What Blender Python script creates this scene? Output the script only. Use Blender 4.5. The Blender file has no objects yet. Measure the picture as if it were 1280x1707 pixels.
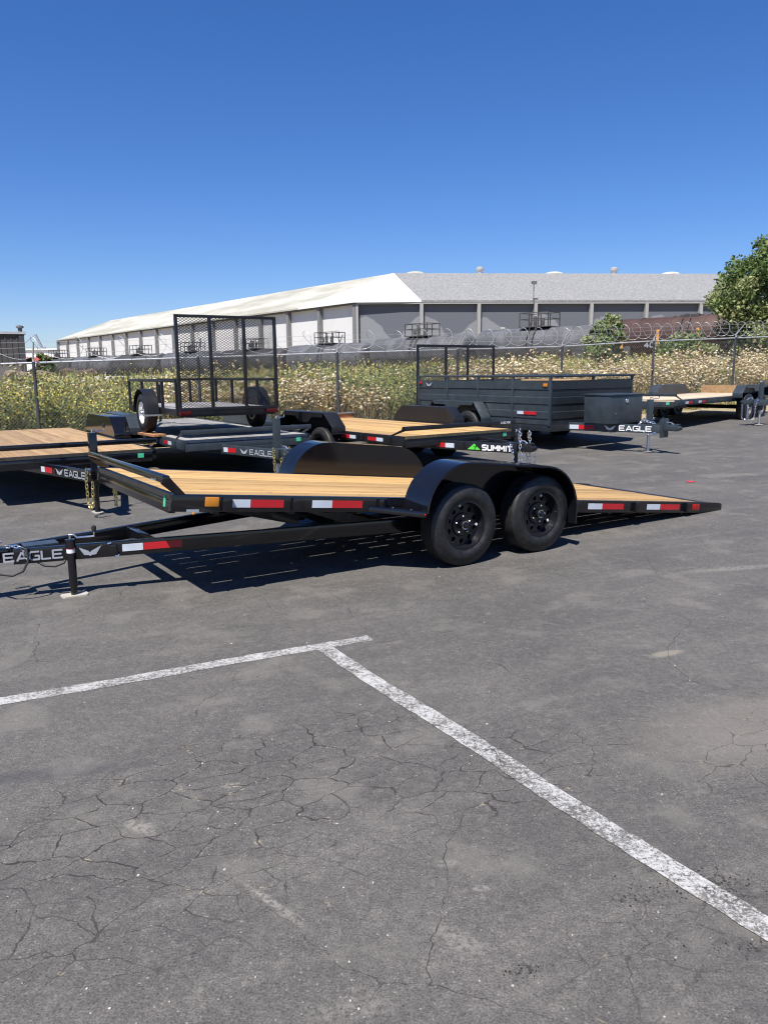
import bpy, bmesh, math, random
import numpy as np
from mathutils import Matrix, Vector

random.seed(7); rng = np.random.default_rng(11)
scene = bpy.context.scene
C = scene.collection
R = math.radians

# ------------------------------------------------------------------ camera, sky, sun, exposure
FPX, CAM_H, PITCH, ROLL = 1290.0, 1.63, R(10.3), R(0.6)
cam = bpy.data.cameras.new('camera'); cam_o = bpy.data.objects.new('camera', cam); C.objects.link(cam_o)
cam.sensor_fit = 'VERTICAL'; cam.sensor_height = 36.0; cam.sensor_width = 27.0
cam.lens = 36.0 * FPX / 1707.0
cam.clip_start = 0.05; cam.clip_end = 6000
_fw = Vector((0, math.cos(PITCH), -math.sin(PITCH))); _rt = Vector((1, 0, 0)); _dn = Vector((0, -math.sin(PITCH), -math.cos(PITCH)))
_r2 = math.cos(ROLL) * _rt + math.sin(ROLL) * _dn; _d2 = -math.sin(ROLL) * _rt + math.cos(ROLL) * _dn
_m = Matrix((( _r2.x, -_d2.x, -_fw.x, 0), (_r2.y, -_d2.y, -_fw.y, 0), (_r2.z, -_d2.z, -_fw.z, CAM_H), (0, 0, 0, 1)))
cam_o.matrix_world = _m
scene.camera = cam_o

SUN_AZ, SUN_EL = R(-158), R(60)
world = bpy.data.worlds.new('World'); scene.world = world; world.use_nodes = True
wn = world.node_tree; bg = wn.nodes['Background']
sky = wn.nodes.new('ShaderNodeTexSky'); sky.sky_type = 'NISHITA'; sky.sun_disc = False
sky.sun_elevation = SUN_EL; sky.sun_rotation = SUN_AZ % (2 * math.pi)
sky.altitude = 0; sky.air_density = 1.0; sky.dust_density = 0.1; sky.ozone_density = 5.0
hsv = wn.nodes.new('ShaderNodeHueSaturation'); hsv.inputs['Saturation'].default_value = 1.21
tint = wn.nodes.new('ShaderNodeMix'); tint.data_type = 'RGBA'; tint.blend_type = 'MULTIPLY'; tint.inputs[0].default_value = 1.0; tint.inputs[7].default_value = (1.03, 1.08, 1.40, 1)
wn.links.new(sky.outputs[0], hsv.inputs['Color']); wn.links.new(hsv.outputs[0], tint.inputs[6]); wn.links.new(tint.outputs[2], bg.inputs[0]); bg.inputs[1].default_value = 0.055
sun = bpy.data.lights.new('sun', 'SUN'); sun.energy = 4.8; sun.angle = R(0.53); sun.color = (1.0, 0.955, 0.89)
sun_o = bpy.data.objects.new('sun', sun); C.objects.link(sun_o)
_sd = Vector((math.sin(SUN_AZ) * math.cos(SUN_EL), math.cos(SUN_AZ) * math.cos(SUN_EL), math.sin(SUN_EL)))
sun_o.rotation_euler = _sd.to_track_quat('Z', 'Y').to_euler(); sun_o.location = (-10, -20, 40)
vs = scene.view_settings
vs.view_transform = 'Standard'; vs.look = 'None'; vs.gamma = 1.0; vs.use_curve_mapping = False
vs.exposure = 0.75
cy = scene.cycles
cy.max_bounces = 6; cy.diffuse_bounces = 3; cy.glossy_bounces = 3; cy.transmission_bounces = 2; cy.transparent_max_bounces = 4
cy.caustics_reflective = False; cy.caustics_refractive = False
cy.use_adaptive_sampling = True; cy.adaptive_threshold = 0.025; cy.filter_width = 1.15

# ------------------------------------------------------------------ helpers: nodes
class NT:
    def __init__(s, name):
        s.m = bpy.data.materials.new(name); s.m.use_nodes = True
        s.t = s.m.node_tree; s.b = s.t.nodes['Principled BSDF']
    def n(s, typ, **kw):
        x = s.t.nodes.new(typ)
        for k, v in kw.items(): setattr(x, k, v)
        return x
    def put(s, sock, v):
        if isinstance(v, bpy.types.NodeSocket): s.t.links.new(v, sock)
        elif v is not None:
            if sock.type == 'RGBA' and len(v) == 3: v = (*v, 1)
            sock.default_value = v
    def obj(s): return s.n('ShaderNodeTexCoord').outputs['Object']
    def rnd(s): return s.n('ShaderNodeObjectInfo').outputs['Random']
    def mapping(s, vec, loc=(0,0,0), rot=(0,0,0), sc=(1,1,1), typ='POINT'):
        x = s.n('ShaderNodeMapping', vector_type=typ); s.put(x.inputs['Vector'], vec)
        x.inputs['Location'].default_value = loc; x.inputs['Rotation'].default_value = rot; x.inputs['Scale'].default_value = sc
        return x.outputs[0]
    def noise(s, vec, scale, detail=3, rough=.5, dist=0, col=False):
        x = s.n('ShaderNodeTexNoise'); s.put(x.inputs['Vector'], vec)
        x.inputs['Scale'].default_value = scale; x.inputs['Detail'].default_value = detail
        x.inputs['Roughness'].default_value = rough; x.inputs['Distortion'].default_value = dist
        return x.outputs['Color' if col else 'Fac']
    def vor(s, vec, scale, feature='DISTANCE_TO_EDGE', dim='2D', rand=1.0, out='Distance'):
        x = s.n('ShaderNodeTexVoronoi', voronoi_dimensions=dim, feature=feature); s.put(x.inputs['Vector'], vec)
        x.inputs['Scale'].default_value = scale; x.inputs['Randomness'].default_value = rand
        return x.outputs[out]
    def ramp(s, fac, a, b, lo=0.0, hi=1.0):
        x = s.n('ShaderNodeMapRange', interpolation_type='SMOOTHSTEP'); s.put(x.inputs['Value'], fac)
        for k, v in zip((1, 2, 3, 4), (a, b, lo, hi)): x.inputs[k].default_value = v
        return x.outputs[0]
    def mix(s, fac, a, b, mode='MIX'):
        x = s.n('ShaderNodeMix', data_type='RGBA', blend_type=mode)
        s.put(x.inputs[0], fac); s.put(x.inputs[6], a); s.put(x.inputs[7], b)
        return x.outputs[2]
    def ma(s, op, a, b=None, c=None):
        x = s.n('ShaderNodeMath', operation=op); s.put(x.inputs[0], a)
        if b is not None: s.put(x.inputs[1], b)
        if c is not None: s.put(x.inputs[2], c)
        return x.outputs[0]
    def vm(s, op, a, b=None, sc=None):
        x = s.n('ShaderNodeVectorMath', operation=op); s.put(x.inputs[0], a)
        if b is not None: s.put(x.inputs[1], b)
        if sc is not None: x.inputs['Scale'].default_value = sc
        return x.outputs['Value' if op == 'LENGTH' else 'Vector']
    def bump(s, h, strength=.3, dist=.01):
        x = s.n('ShaderNodeBump'); s.put(x.inputs['Height'], h)
        x.inputs['Strength'].default_value = strength; x.inputs['Distance'].default_value = dist
        s.t.links.new(x.outputs[0], s.b.inputs['Normal'])
    def set(s, col=None, rough=None, metal=None, spec=None):
        if col is not None: s.put(s.b.inputs['Base Color'], col)
        if rough is not None: s.put(s.b.inputs['Roughness'], rough)
        if metal is not None: s.put(s.b.inputs['Metallic'], metal)
        if spec is not None: s.put(s.b.inputs['Specular IOR Level'], spec)
        return s.m

MATS = {}
def paint(name, col, rough=.3, metal=0, var=.25, spec=.5, dust=.0, scale=6):
    k = NT(name); v = k.obj()
    n = k.noise(v, scale, 4, .6); n2 = k.noise(v, scale * 9, 3, .6)
    c2 = tuple(min(1, c * (1 + var) + dust) for c in col)
    c = k.mix(k.ramp(n, .35, .75), col, c2)
    r = k.ma('ADD', k.ma('MULTIPLY', n2, .16), rough - .05)
    MATS[name] = k.set(c, r, metal, spec); return k.m
paint('black_paint', (.005, .005, .007), .08, dust=.001, spec=.6)
paint('black_satin', (.008, .008, .009), .38, dust=.003)
paint('slate_paint', (.029, .038, .046), .30, dust=.006)
paint('slate_dark', (.012, .016, .020), .40, dust=.004)
paint('rim_black', (.006, .006, .009), .32)
paint('rim_slate', (.05, .055, .065), .4)
paint('zinc', (.55, .56, .58), .32, .9)
paint('jack_foot', (.42, .39, .33), .5, .2)
paint('bright_steel', (.68, .69, .7), .22, 1)
paint('gold_zinc', (.62, .50, .20), .3, .9)
paint('silver_rim', (.62, .63, .64), .35, .7)
paint('galvanised', (.42, .435, .45), .5, .4)
paint('fabric_wire', (.24, .25, .265), .5, .4)
paint('post_steel', (.055, .058, .065), .55, .3)
paint('red_tape', (.42, .012, .018), .35, var=.15)
paint('white_tape', (.50, .54, .60), .35, var=.15)
paint('red_lens', (.30, .008, .008), .15)
paint('amber_lens', (.50, .19, .02), .2)
paint('letter_grey', (.30, .32, .35), .45, var=.1)
paint('letter_white', (.78, .78, .78), .45, var=.05)
paint('letter_green', (.10, .60, .06), .45, var=.05)
paint('label_white', (.70, .70, .70), .5, var=.1)
paint('label_green', (.06, .42, .22), .5)
paint('cable_black', (.015, .015, .016), .55)
paint('dark_hole', (.003, .003, .003), .9)
paint('wood_grey_side', (.36, .33, .29), .85, scale=20)
paint('red_scrap', (.55, .05, .06), .5)
paint('blue_strap', (.03, .06, .22), .7)

k = NT('rubber'); v = k.obj()
MATS['rubber'] = k.set(k.mix(k.ramp(k.noise(v, 14, 4, .65), .35, .7), (.006, .006, .007), (.020, .019, .018)), .55)
k.bump(k.noise(v, 90, 2), .25, .004)

def wood(name, a, b, dark, rough=.6):
    k = NT(name); v = k.obj(); r = k.rnd()
    off = k.n('ShaderNodeCombineXYZ'); k.put(off.inputs[0], k.ma('MULTIPLY', r, 37.0)); k.put(off.inputs[1], k.ma('MULTIPLY', r, 11.0))
    p = k.vm('ADD', v, off.outputs[0])
    g = k.noise(k.mapping(p, sc=(.9, 26, 26)), 1.6, 5, .62, .6)
    g2 = k.noise(k.mapping(p, sc=(.35, 7, 7)), 1.4, 4, .6, 1.2)
    c = k.mix(k.ramp(g, .36, .66), a, b)
    c = k.mix(k.ma('MULTIPLY', k.ramp(g2, .48, .66), .75), c, dark)
    br = k.ma('ADD', k.ma('MULTIPLY', r, .46), .74)
    cb = k.n('ShaderNodeCombineColor'); [k.put(cb.inputs[i], br) for i in range(3)]
    c = k.mix(1.0, c, cb.outputs[0], 'MULTIPLY')
    kn = k.vor(k.mapping(p, sc=(1.2, 4.0, 1)), 2.0, 'F1')
    c = k.mix(k.ramp(kn, .035, .075, .7, 0), c, tuple(x * .45 for x in dark))
    k.set(c, rough); k.bump(g, .25, .004); MATS[name] = k.m
wood('wood_new', (.53, .345, .140), (.44, .262, .090), (.28, .145, .048))
wood('wood_tan', (.43, .285, .145), (.36, .225, .105), (.27, .155, .07))
wood('wood_grey', (.30, .29, .275), (.22, .21, .20), (.14, .13, .12), .8)
wood('wood_pale', (.56, .45, .32), (.48, .37, .25), (.36, .26, .16), .7)
wood('wood_block', (.40, .20, .09), (.30, .14, .06), (.2, .09, .04), .7)

# ------------------------------------------------------------------ helpers: meshes
class MB:
    def __init__(s, M=None): s.v = []; s.f = []; s.M = M
    def add(s, vs, fs):
        o = len(s.v)
        if s.M is not None: vs = [tuple(s.M @ Vector(p)) for p in vs]
        s.v += [tuple(p) for p in vs]; s.f += [tuple(i + o for i in f) for f in fs]; return s
    def box(s, x0, x1, y0, y1, z0, z1):
        return s.add([(x0,y0,z0),(x1,y0,z0),(x1,y1,z0),(x0,y1,z0),(x0,y0,z1),(x1,y0,z1),(x1,y1,z1),(x0,y1,z1)],
                     [(0,3,2,1),(4,5,6,7),(0,1,5,4),(1,2,6,5),(2,3,7,6),(3,0,4,7)])
    def bar(s, p, q, w, h, up=(0,0,1)):
        p, q = Vector(p), Vector(q); d = (q - p).normalized(); u = Vector(up)
        sd = d.cross(u)
        if sd.length < 1e-4: sd = d.cross(Vector((1,0,0)))
        sd.normalize(); u = sd.cross(d)
        vs = [c + sd * (a * w / 2) + u * (b * h / 2) for c in (p, q) for a, b in ((-1,-1),(1,-1),(1,1),(-1,1))]
        return s.add(vs, [(0,1,2,3),(7,6,5,4),(0,4,5,1),(1,5,6,2),(2,6,7,3),(3,7,4,0)])
    def path(s, pts, r, n=8, closed=False, cap=True):
        pts = [Vector(p) for p in pts]; N = len(pts); vs = []; fs = []
        ref = None
        for i, p in enumerate(pts):
            a = pts[(i - 1) % N] if (closed or i > 0) else p
            b = pts[(i + 1) % N] if (closed or i < N - 1) else p
            d = (b - a).normalized()
            if ref is None: ref = d.orthogonal().normalized()
            ref = (ref - d * ref.dot(d))
            if ref.length < 1e-5: ref = d.orthogonal()
            ref.normalize(); bn = d.cross(ref)
            rr = r[i] if isinstance(r, (list, tuple)) else r
            vs += [p + (ref * math.cos(t) + bn * math.sin(t)) * rr for t in [2 * math.pi * j / n for j in range(n)]]
        for i in range(N if closed else N - 1):
            a, b = i * n, ((i + 1) % N) * n
            for j in range(n): fs.append((a + j, a + (j + 1) % n, b + (j + 1) % n, b + j))
        if cap and not closed: fs += [tuple(range(n))[::-1], tuple(range((N - 1) * n, N * n))]
        return s.add(vs, fs)
    def tube(s, p, q, r, n=10): return s.path([p, q], r, n)
    def lathe(s, prof, c=(0,0,0), axis='y', n=32, closed=True):
        vs = []; fs = []; m = len(prof)
        for j in range(n):
            t = 2 * math.pi * j / n; ca, sa = math.cos(t), math.sin(t)
            for r, h in prof:
                if axis == 'y': vs.append((c[0] + r * ca, c[1] + h, c[2] + r * sa))
                elif axis == 'x': vs.append((c[0] + h, c[1] + r * ca, c[2] + r * sa))
                else: vs.append((c[0] + r * ca, c[1] + r * sa, c[2] + h))
        for j in range(n):
            a, b = j * m, ((j + 1) % n) * m
            for i in range(m if closed else m - 1):
                fs.append((a + i, a + (i + 1) % m, b + (i + 1) % m, b + i))
        return s.add(vs, fs)
    def prism(s, poly, d0, d1, f):          # f(a, b, d) -> point
        n = len(poly); vs = [f(a, b, d0) for a, b in poly] + [f(a, b, d1) for a, b in poly]
        fs = [tuple(range(n))[::-1], tuple(range(n, 2 * n))] + [(i, (i + 1) % n, n + (i + 1) % n, n + i) for i in range(n)]
        return s.add(vs, fs)
    def build(s, name, mat=None, parent=None, bevel=0, smooth=False, recalc=True, kind=None, loc=None):
        me = bpy.data.meshes.new(name)
        if bevel or recalc:
            bm = bmesh.new(); vv = [bm.verts.new(p) for p in s.v]
            for f in s.f:
                try: bm.faces.new([vv[i] for i in f])
                except ValueError: pass
            if recalc: bmesh.ops.recalc_face_normals(bm, faces=bm.faces)
            if bevel:
                ed = [e for e in bm.edges if len(e.link_faces) == 2 and e.calc_face_angle(0) > .6]
                bmesh.ops.bevel(bm, geom=ed, offset=bevel, segments=2, profile=.6, affect='EDGES', clamp_overlap=True)
            bm.to_mesh(me); bm.free()
        else: me.from_pydata(s.v, [], s.f)
        if smooth or bevel:
            for p in me.polygons: p.use_smooth = True
            me.set_sharp_from_angle(angle=R(38))
        if mat: me.materials.append(MATS[mat] if isinstance(mat, str) else mat)
        return link(name, me, parent, kind, loc)
def link(name, data, parent=None, kind=None, loc=None):
    o = bpy.data.objects.new(name, data); C.objects.link(o)
    if parent is not None: o.parent = parent
    if kind: o['kind'] = kind
    if loc is not None: o.location = loc
    return o
def empty(name, loc=(0,0,0), rz=0, parent=None):
    o = link(name, None, parent); o.location = loc; o.rotation_euler = (0, 0, rz); o.empty_display_size = .2; return o
def tag(o, label, cat, group=None):
    o['label'] = label; o['category'] = cat
    if group: o['group'] = group
    return o
def mesh_np(name, V, F, mat, cols=None, kind=None, parent=None, extra=None):
    """V (n,3); F (m,k) one face size; cols (n,3) vertex colours"""
    me = bpy.data.meshes.new(name); m, kk = F.shape
    me.vertices.add(len(V)); me.vertices.foreach_set('co', V.astype(np.float32).ravel())
    me.loops.add(m * kk); me.loops.foreach_set('vertex_index', F.astype(np.int32).ravel())
    me.polygons.add(m); me.polygons.foreach_set('loop_start', np.arange(0, m * kk, kk, dtype=np.int32))
    me.update(calc_edges=True)
    if cols is not None:
        at = me.color_attributes.new('tint', 'FLOAT_COLOR', 'POINT')
        at.data.foreach_set('color', np.concatenate([cols, np.ones((len(cols), 1))], 1).astype(np.float32).ravel())
    me.materials.append(MATS[mat] if isinstance(mat, str) else mat)
    return link(name, me, parent, kind)

# ------------------------------------------------------------------ the ground
def soft(h): return 0.0 if h <= 0 else (h * h / 6 if h < 3 else h - 1.5)
def gz(x, y): return .0011 * min(max(x + 11, 0), 32) * soft(min(y, 36) - 7.2)
def foff(x, y): return (x - _f0.x) * FNOR.x + (y - _f0.y) * FNOR.y
def gfield(x, y): return gz(x, y) + .05 * min(max(foff(x, y) - .2, 0), 9)     # the bank behind the fence
# fence line: parameter t counts posts
FY0 = 17.0
def fence_xy(t):
    y = FY0 * (1 + .0889 * t); return ((-570 + 241.9 * t) / 1290 * FY0, y)
_f0, _f1 = Vector(fence_xy(0)), Vector(fence_xy(1)); FDIR = (_f1 - _f0).normalized(); FNOR = Vector((-FDIR.y, FDIR.x)); FSP = (_f1 - _f0).length
def fence_pt(s, off=0.0):           # metres along from post 0, metres behind (field side positive)
    p = _f0 + FDIR * s + FNOR * off; return p.x, p.y

def asphalt(name, painted=False):
    k = NT(name); P = k.obj()
    NS = {2: k.noise(P, 2.4, 3, .6, col=True), 14: k.noise(P, 15, 3, .65, col=True), 50: k.noise(P, 50, 3, .72, col=True)}
    def chan(key, i):
        q = k.n('ShaderNodeSeparateColor'); k.put(q.inputs[0], NS[key]); return q.outputs[i]
    CH = {(a_, i): chan(a_, i) for a_ in NS for i in range(3)}
    d1 = k.vm('SUBTRACT', NS[2], (.5, .5, .5)); d2 = k.vm('SUBTRACT', NS[14], (.5, .5, .5))
    PD = k.vm('ADD', P, k.vm('ADD', k.vm('SCALE', d1, sc=.22), k.vm('SCALE', d2, sc=.035)))
    PS = k.mapping(PD, rot=(0, 0, R(24)), sc=(1.55, .85, 1), typ='TEXTURE')
    def ell(cx, cy, rx, ry, rot, nz=.5, ns=2):
        q = k.mapping(P, loc=(cx, cy, 0), rot=(0, 0, R(rot)), sc=(rx, ry, 50), typ='TEXTURE')
        return k.ma('MULTIPLY_ADD', k.ma('SUBTRACT', CH[(ns, 0)], .5), nz * 2, k.vm('LENGTH', q))
    fine = k.noise(P, 150, 3, .8); mid = CH[(50, 1)]; big = k.noise(P, .75, 5, .62); stre = k.noise(k.mapping(P, rot=(0, 0, R(24)), sc=(2.0, .32, 1), typ='TEXTURE'), 1.1, 4, .6)
    base = k.mix(k.ramp(big, .3, .72), (.078, .074, .0695), (.106, .100, .0935))
    base = k.mix(k.ma('MULTIPLY', k.ramp(stre, .45, .75), .55), base, (.142, .133, .121))
    base = k.mix(k.ma('MULTIPLY', k.ramp(CH[(2, 1)], .55, .72), .32), base, (.066, .063, .062))
    base = k.mix(k.ma('MULTIPLY', k.ramp(CH[(14, 0)], .50, .72), .42), base, (.155, .146, .131))
    base = k.mix(k.ma('MULTIPLY', k.ramp(CH[(14, 1)], .55, .75), .35), base, (.062, .059, .056))
    base = k.mix(1.0, base, k.mix(k.ramp(mid, .25, .8), (.76, .76, .76), (1.26, 1.25, 1.24)), 'MULTIPLY')
    base = k.mix(1.0, base, k.mix(k.ramp(fine, .28, .72), (.50, .50, .50), (1.5, 1.49, 1.47)), 'MULTIPLY')
    vs_ = k.n('ShaderNodeTexVoronoi', voronoi_dimensions='2D'); k.put(vs_.inputs['Vector'], P); vs_.inputs['Scale'].default_value = 62
    sep = k.n('ShaderNodeSeparateColor'); k.put(sep.inputs[0], vs_.outputs['Color']); spk = vs_.outputs['Distance']
    speck = k.ma('MULTIPLY', k.ramp(spk, .13, .24, 1, 0), k.ramp(sep.outputs[0], .95, .985))
    base = k.mix(k.ma('MULTIPLY', speck, .6), base, (.30, .28, .25))
    dk = k.ma('MULTIPLY', k.ramp(spk, .15, .28, 1, 0), k.ramp(sep.outputs[1], .88, .95))
    base = k.mix(k.ma('MULTIPLY', dk, .55), base, (.032, .031, .030))
    base = k.mix(k.ramp(ell(1.65, 3.3, .75, .35, 25, .75), .3, 1.15, .42, 0), base, (.195, .176, .150))
    base = k.mix(k.ramp(ell(1.63, 4.27, .16, .05, 25, .5, 14), .4, 1.0, .6, 0), base, (.25, .22, .17))
    scm = k.ramp(CH[(50, 2)], .38, .6); sc_ = None
    for cx, cy, rx, ry, ro, a in ((-.36, 2.16, .16, .018, -42, .7), (-.30, 2.10, .10, .02, -45, .45), (.20, 2.0, .13, .05, -40, .4), (.30, 2.22, .05, .02, 0, .5), (2.9, 6.2, .6, .08, 14, .5), (.2, 2.35, .06, .03, 0, .4), (-.1, 1.75, .16, .05, 10, .3), (3.3, 8.9, .5, .1, 20, .4), (5.2, 11.5, .7, .2, 10, .4), (-.9, 2.58, .10, .04, -30, .7), (-.62, 2.86, .05, .03, 0, .8)):
        q = k.ramp(ell(cx, cy, rx, ry, ro, .55, 14), .35, 1.1, a, 0); sc_ = q if sc_ is None else k.ma('MAXIMUM', sc_, q)
    base = k.mix(k.ma('MULTIPLY', sc_, scm), base, (.27, .25, .215))
    base = k.mix(k.ramp(ell(-1.42, 2.97, .55, .07, 12, .4), .35, 1.1, .55, 0), base, (.048, .048, .050))
    sc_ = None
    for cx, cy, rx, ry, ro, a in ((1.02, 2.24, .22, .09, -35, .85), (.80, 2.18, .14, .07, 10, .5), (.37, 1.88, .05, .025, 0, .8), (1.05, 1.96, .12, .05, 10, .6)):
        q = k.ramp(ell(cx, cy, rx, ry, ro, .5, 14), .3, 1.1, a, 0); sc_ = q if sc_ is None else k.ma('MAXIMUM', sc_, q)
    base = k.mix(k.ma('MULTIPLY', sc_, k.ramp(CH[(50, 0)], .5, .58)), base, (.022, .021, .021))
    base = k.mix(k.ma('MULTIPLY', k.ramp(CH[(2, 0)], .52, .68), .40), base, (.170, .158, .138))
    if painted:
        worn = k.ma('ADD', k.ma('ADD', k.ma('MULTIPLY', fine, .65), k.ma('MULTIPLY', CH[(50, 0)], .45)), k.ma('MULTIPLY', k.noise(P, 5, 4, .7), .45))
        base = k.mix(k.ramp(worn, .68, .86, .95, .0), base, (.43, .425, .41))
    # cracks
    v1 = k.vor(PS, 7.4); v2 = k.vor(PD, 1.0); v3 = k.vor(k.vm('ADD', PS, (7.3, 2.1, 0)), 13.5)
    area = k.ramp(ell(-.62, 2.82, 1.25, .52, 32, .40), .6, 1.12, 1, 0)
    area2 = k.ramp(ell(.50, 2.95, .85, .36, 30, .45), .5, 1.1, .9, 0)
    area3 = k.ramp(ell(1.9, 3.2, 1.1, .34, 25, .5), .5, 1.1, .7, 0)
    area4 = k.ramp(ell(-.8, 2.1, .95, .30, 20, .5), .5, 1.1, .75, 0)
    area5 = k.ramp(ell(.75, 1.95, .5, .25, 40, .5), .5, 1.1, .55, 0)
    am = k.ma('MAXIMUM', k.ma('MAXIMUM', k.ma('MAXIMUM', area, area2), k.ma('MAXIMUM', area3, area4)), area5)
    wv = CH[(14, 1)]; brk = k.ramp(CH[(2, 2)], .34, .48)
    def thin(v, base_w, var): return k.ma('LESS_THAN', v, k.ma('MULTIPLY_ADD', k.ramp(wv, .35, .75), var, base_w))
    c1 = k.ma('MULTIPLY', k.ma('MULTIPLY', thin(v1, .009, .019), am), k.ma('MULTIPLY_ADD', brk, .5, .5))
    c3 = k.ma('MULTIPLY', k.ma('MULTIPLY', thin(v3, .008, .016), area), k.ma('MULTIPLY_ADD', k.ma('SUBTRACT', 1.0, brk), .4, .35))
    c2 = k.ma('MULTIPLY', thin(v2, .0010, .0026), k.ma('MULTIPLY', k.ramp(k.noise(P, .7, 2, .5), .40, .58), .85))
    crack = k.ma('MAXIMUM', k.ma('MAXIMUM', c1, c2), c3)
    sand = k.ma('MULTIPLY', k.ma('MULTIPLY', k.ma('LESS_THAN', v1, .06), am), k.ma('MULTIPLY', k.ramp(CH[(14, 2)], .60, .66), k.ramp(CH[(50, 2)], .42, .55)))
    base = k.mix(k.ma('MULTIPLY', sand, .7), base, (.33, .28, .20))
    base = k.mix(k.ma('MULTIPLY', crack, .86), base, (.020, .017, .015))
    k.set(base, .80, spec=.38)
    h = k.ma('ADD', k.ma('MULTIPLY', fine, .5), k.ma('MULTIPLY', mid, .8)); h = k.ma('SUBTRACT', h, k.ma('MULTIPLY', crack, 2.2))
    k.bump(k.ma('ADD', k.ma('MULTIPLY', fine, .5), k.ma('MULTIPLY', k.noise(P, 50, 2, .7), .8)), .6, .006); MATS[name] = k.m
asphalt('asphalt'); asphalt('line_paint', True)

k = NT('dirt'); P = k.obj()
c = k.mix(k.ramp(k.noise(P, .12, 5, .6), .35, .7), (.30, .24, .15), (.22, .19, .10))
c = k.mix(k.ramp(k.noise(P, 3.0, 5, .7), .4, .7), c, (.36, .30, .21)); k.set(c, .95, spec=.1)
k.bump(k.noise(P, 12, 4), .5, .03); MATS['dirt'] = k.m

def axis_vals(lo, hi, fine_lo, fine_hi, step, coarse):
    a = list(np.arange(fine_lo, fine_hi + 1e-6, step)); x = fine_lo; g = step; L = []
    while x > lo: g *= coarse; x -= g; L.append(max(x, lo))
    x = fine_hi; g = step; H = []
    while x < hi: g *= coarse; x += g; H.append(min(x, hi))
    return np.array(L[::-1] + a + H)
def sheet(name, xs, ys, zf, mat, keep=None):
    X, Y = np.meshgrid(xs, ys); V = np.stack([X.ravel(), Y.ravel(), np.array([zf(a, b) for a, b in zip(X.ravel(), Y.ravel())])], 1)
    nx, ny = len(xs), len(ys); i, j = np.meshgrid(np.arange(nx - 1), np.arange(ny - 1)); a = (j * nx + i).ravel()
    F = np.stack([a, a + 1, a + 1 + nx, a + nx], 1)
    o = mesh_np(name, V, F, mat, kind='structure'); return o
sheet('ground', axis_vals(-1500, 1500, -30, 30, 1.0, 1.35), axis_vals(-60, 3000, -2, 40, 1.0, 1.35), lambda x, y: gfield(x, y) - .03, 'dirt')
# asphalt lot: rows parallel to the fence so that its far edge is ragged along the fence
V = []; F = []; NXA = 121; rows = list(np.linspace(-34, -2.6, 64))
for rI, off in enumerate(rows):
    for i in range(NXA):
        s_ = -22 + i * .5
        jit = (random.uniform(-.18, .18) if rI == len(rows) - 1 else 0)
        x, y = fence_pt(s_, off + jit); V.append((x, y, gz(x, y)))
for r_ in range(len(rows) - 1):
    for i in range(NXA - 1): a = r_ * NXA + i; F.append((a, a + 1, a + 1 + NXA, a + NXA))
asph = mesh_np('asphalt_lot', np.array(V), np.array(F), 'asphalt', kind='structure')

def stripe(name, p, q, w0, w1, z, label, seed):
    p, q = Vector(p), Vector(q); d = (q - p); n = int(d.length / .05); dn = d.normalized(); sd = Vector((-dn.y, dn.x)); rr = random.Random(seed)
    V = []; F = []
    for i in range(n + 1):
        t = i / n; c = p + d * t; w = w0 + (w1 - w0) * t; wob = .006 * math.sin(t * 17 + seed)
        V += [(*(c + sd * (w / 2 + wob + rr.uniform(-.004, .004))), z), (*(c - sd * (w / 2 - wob + rr.uniform(-.004, .004))), z)]
        if i: a = 2 * i; F.append((a - 2, a - 1, a + 1, a))
    o = mesh_np(name, np.array(V), np.array(F), 'line_paint'); o['kind'] = 'structure'; return o
stripe('parking_line', (-3.4, 2.994), (-.095, 4.60), .105, .10, .002, '', 1)
stripe('parking_line', (-.40, 4.466), (1.717, 1.034), .10, .105, .004, '', 2)

# pebbles and crumbs
def pebbles(name, pts, sz, mat, cols):
    ico = bmesh.new(); bmesh.ops.create_icosphere(ico, subdivisions=1, radius=1); bv = np.array([v.co[:] for v in ico.verts]); bf = np.array([[v.index for v in f.verts] for f in ico.faces]); ico.free()
    V = []; F = []; Cc = []; o = 0
    for (x, y), s_ in zip(pts, sz):
        vv = bv * (s_ * rng.uniform(.6, 1.3, 3)) * rng.uniform(.8, 1.15, (len(bv), 1)); vv[:, 2] *= .7
        V.append(vv + np.array([x, y, gz(x, y) + s_ * .25])); F.append(bf + o); o += len(bv); Cc.append(np.tile(cols[rng.integers(len(cols))], (len(bv), 1)))
    return mesh_np(name, np.concatenate(V), np.concatenate(F), mat, np.concatenate(Cc), kind='stuff')
k = NT('tinted_stone'); a = k.n('ShaderNodeVertexColor'); a.layer_name = 'tint'; MATS['tinted_stone'] = k.set(a.outputs[0], .85, spec=.2)
pts = []; sz = []
for i in range(260):
    y = 1.6 + 11 * rng.random() ** 1.6; x = rng.uniform(-.56, .56) * y; pts.append((x, y)); sz.append(rng.uniform(.002, .005) * (1 + .10 * y))
o = pebbles('loose_gravel', pts, sz, 'tinted_stone', [(.34, .32, .28), (.24, .22, .2), (.42, .39, .34), (.14, .13, .12), (.08, .08, .08)])
tag(o, 'small loose stones scattered over the asphalt', 'gravel')
pts = []; sz = []
for cx, cy, rx, ry, n in ((1.03, 2.25, .2, .08, 130), (.82, 2.17, .15, .07, 60), (.37, 1.87, .06, .03, 30), (.98, 1.95, .14, .05, 40)):
    for i in range(n): pts.append((cx + rng.normal() * rx * .5, cy + rng.normal() * ry * .5)); sz.append(rng.uniform(.0012, .0042))
o = pebbles('asphalt_crumbs', pts, sz, 'tinted_stone', [(.02, .02, .02), (.035, .033, .03), (.06, .055, .05)])
tag(o, 'dark crumbs of broken asphalt across the long painted line', 'crumbs')
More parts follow.
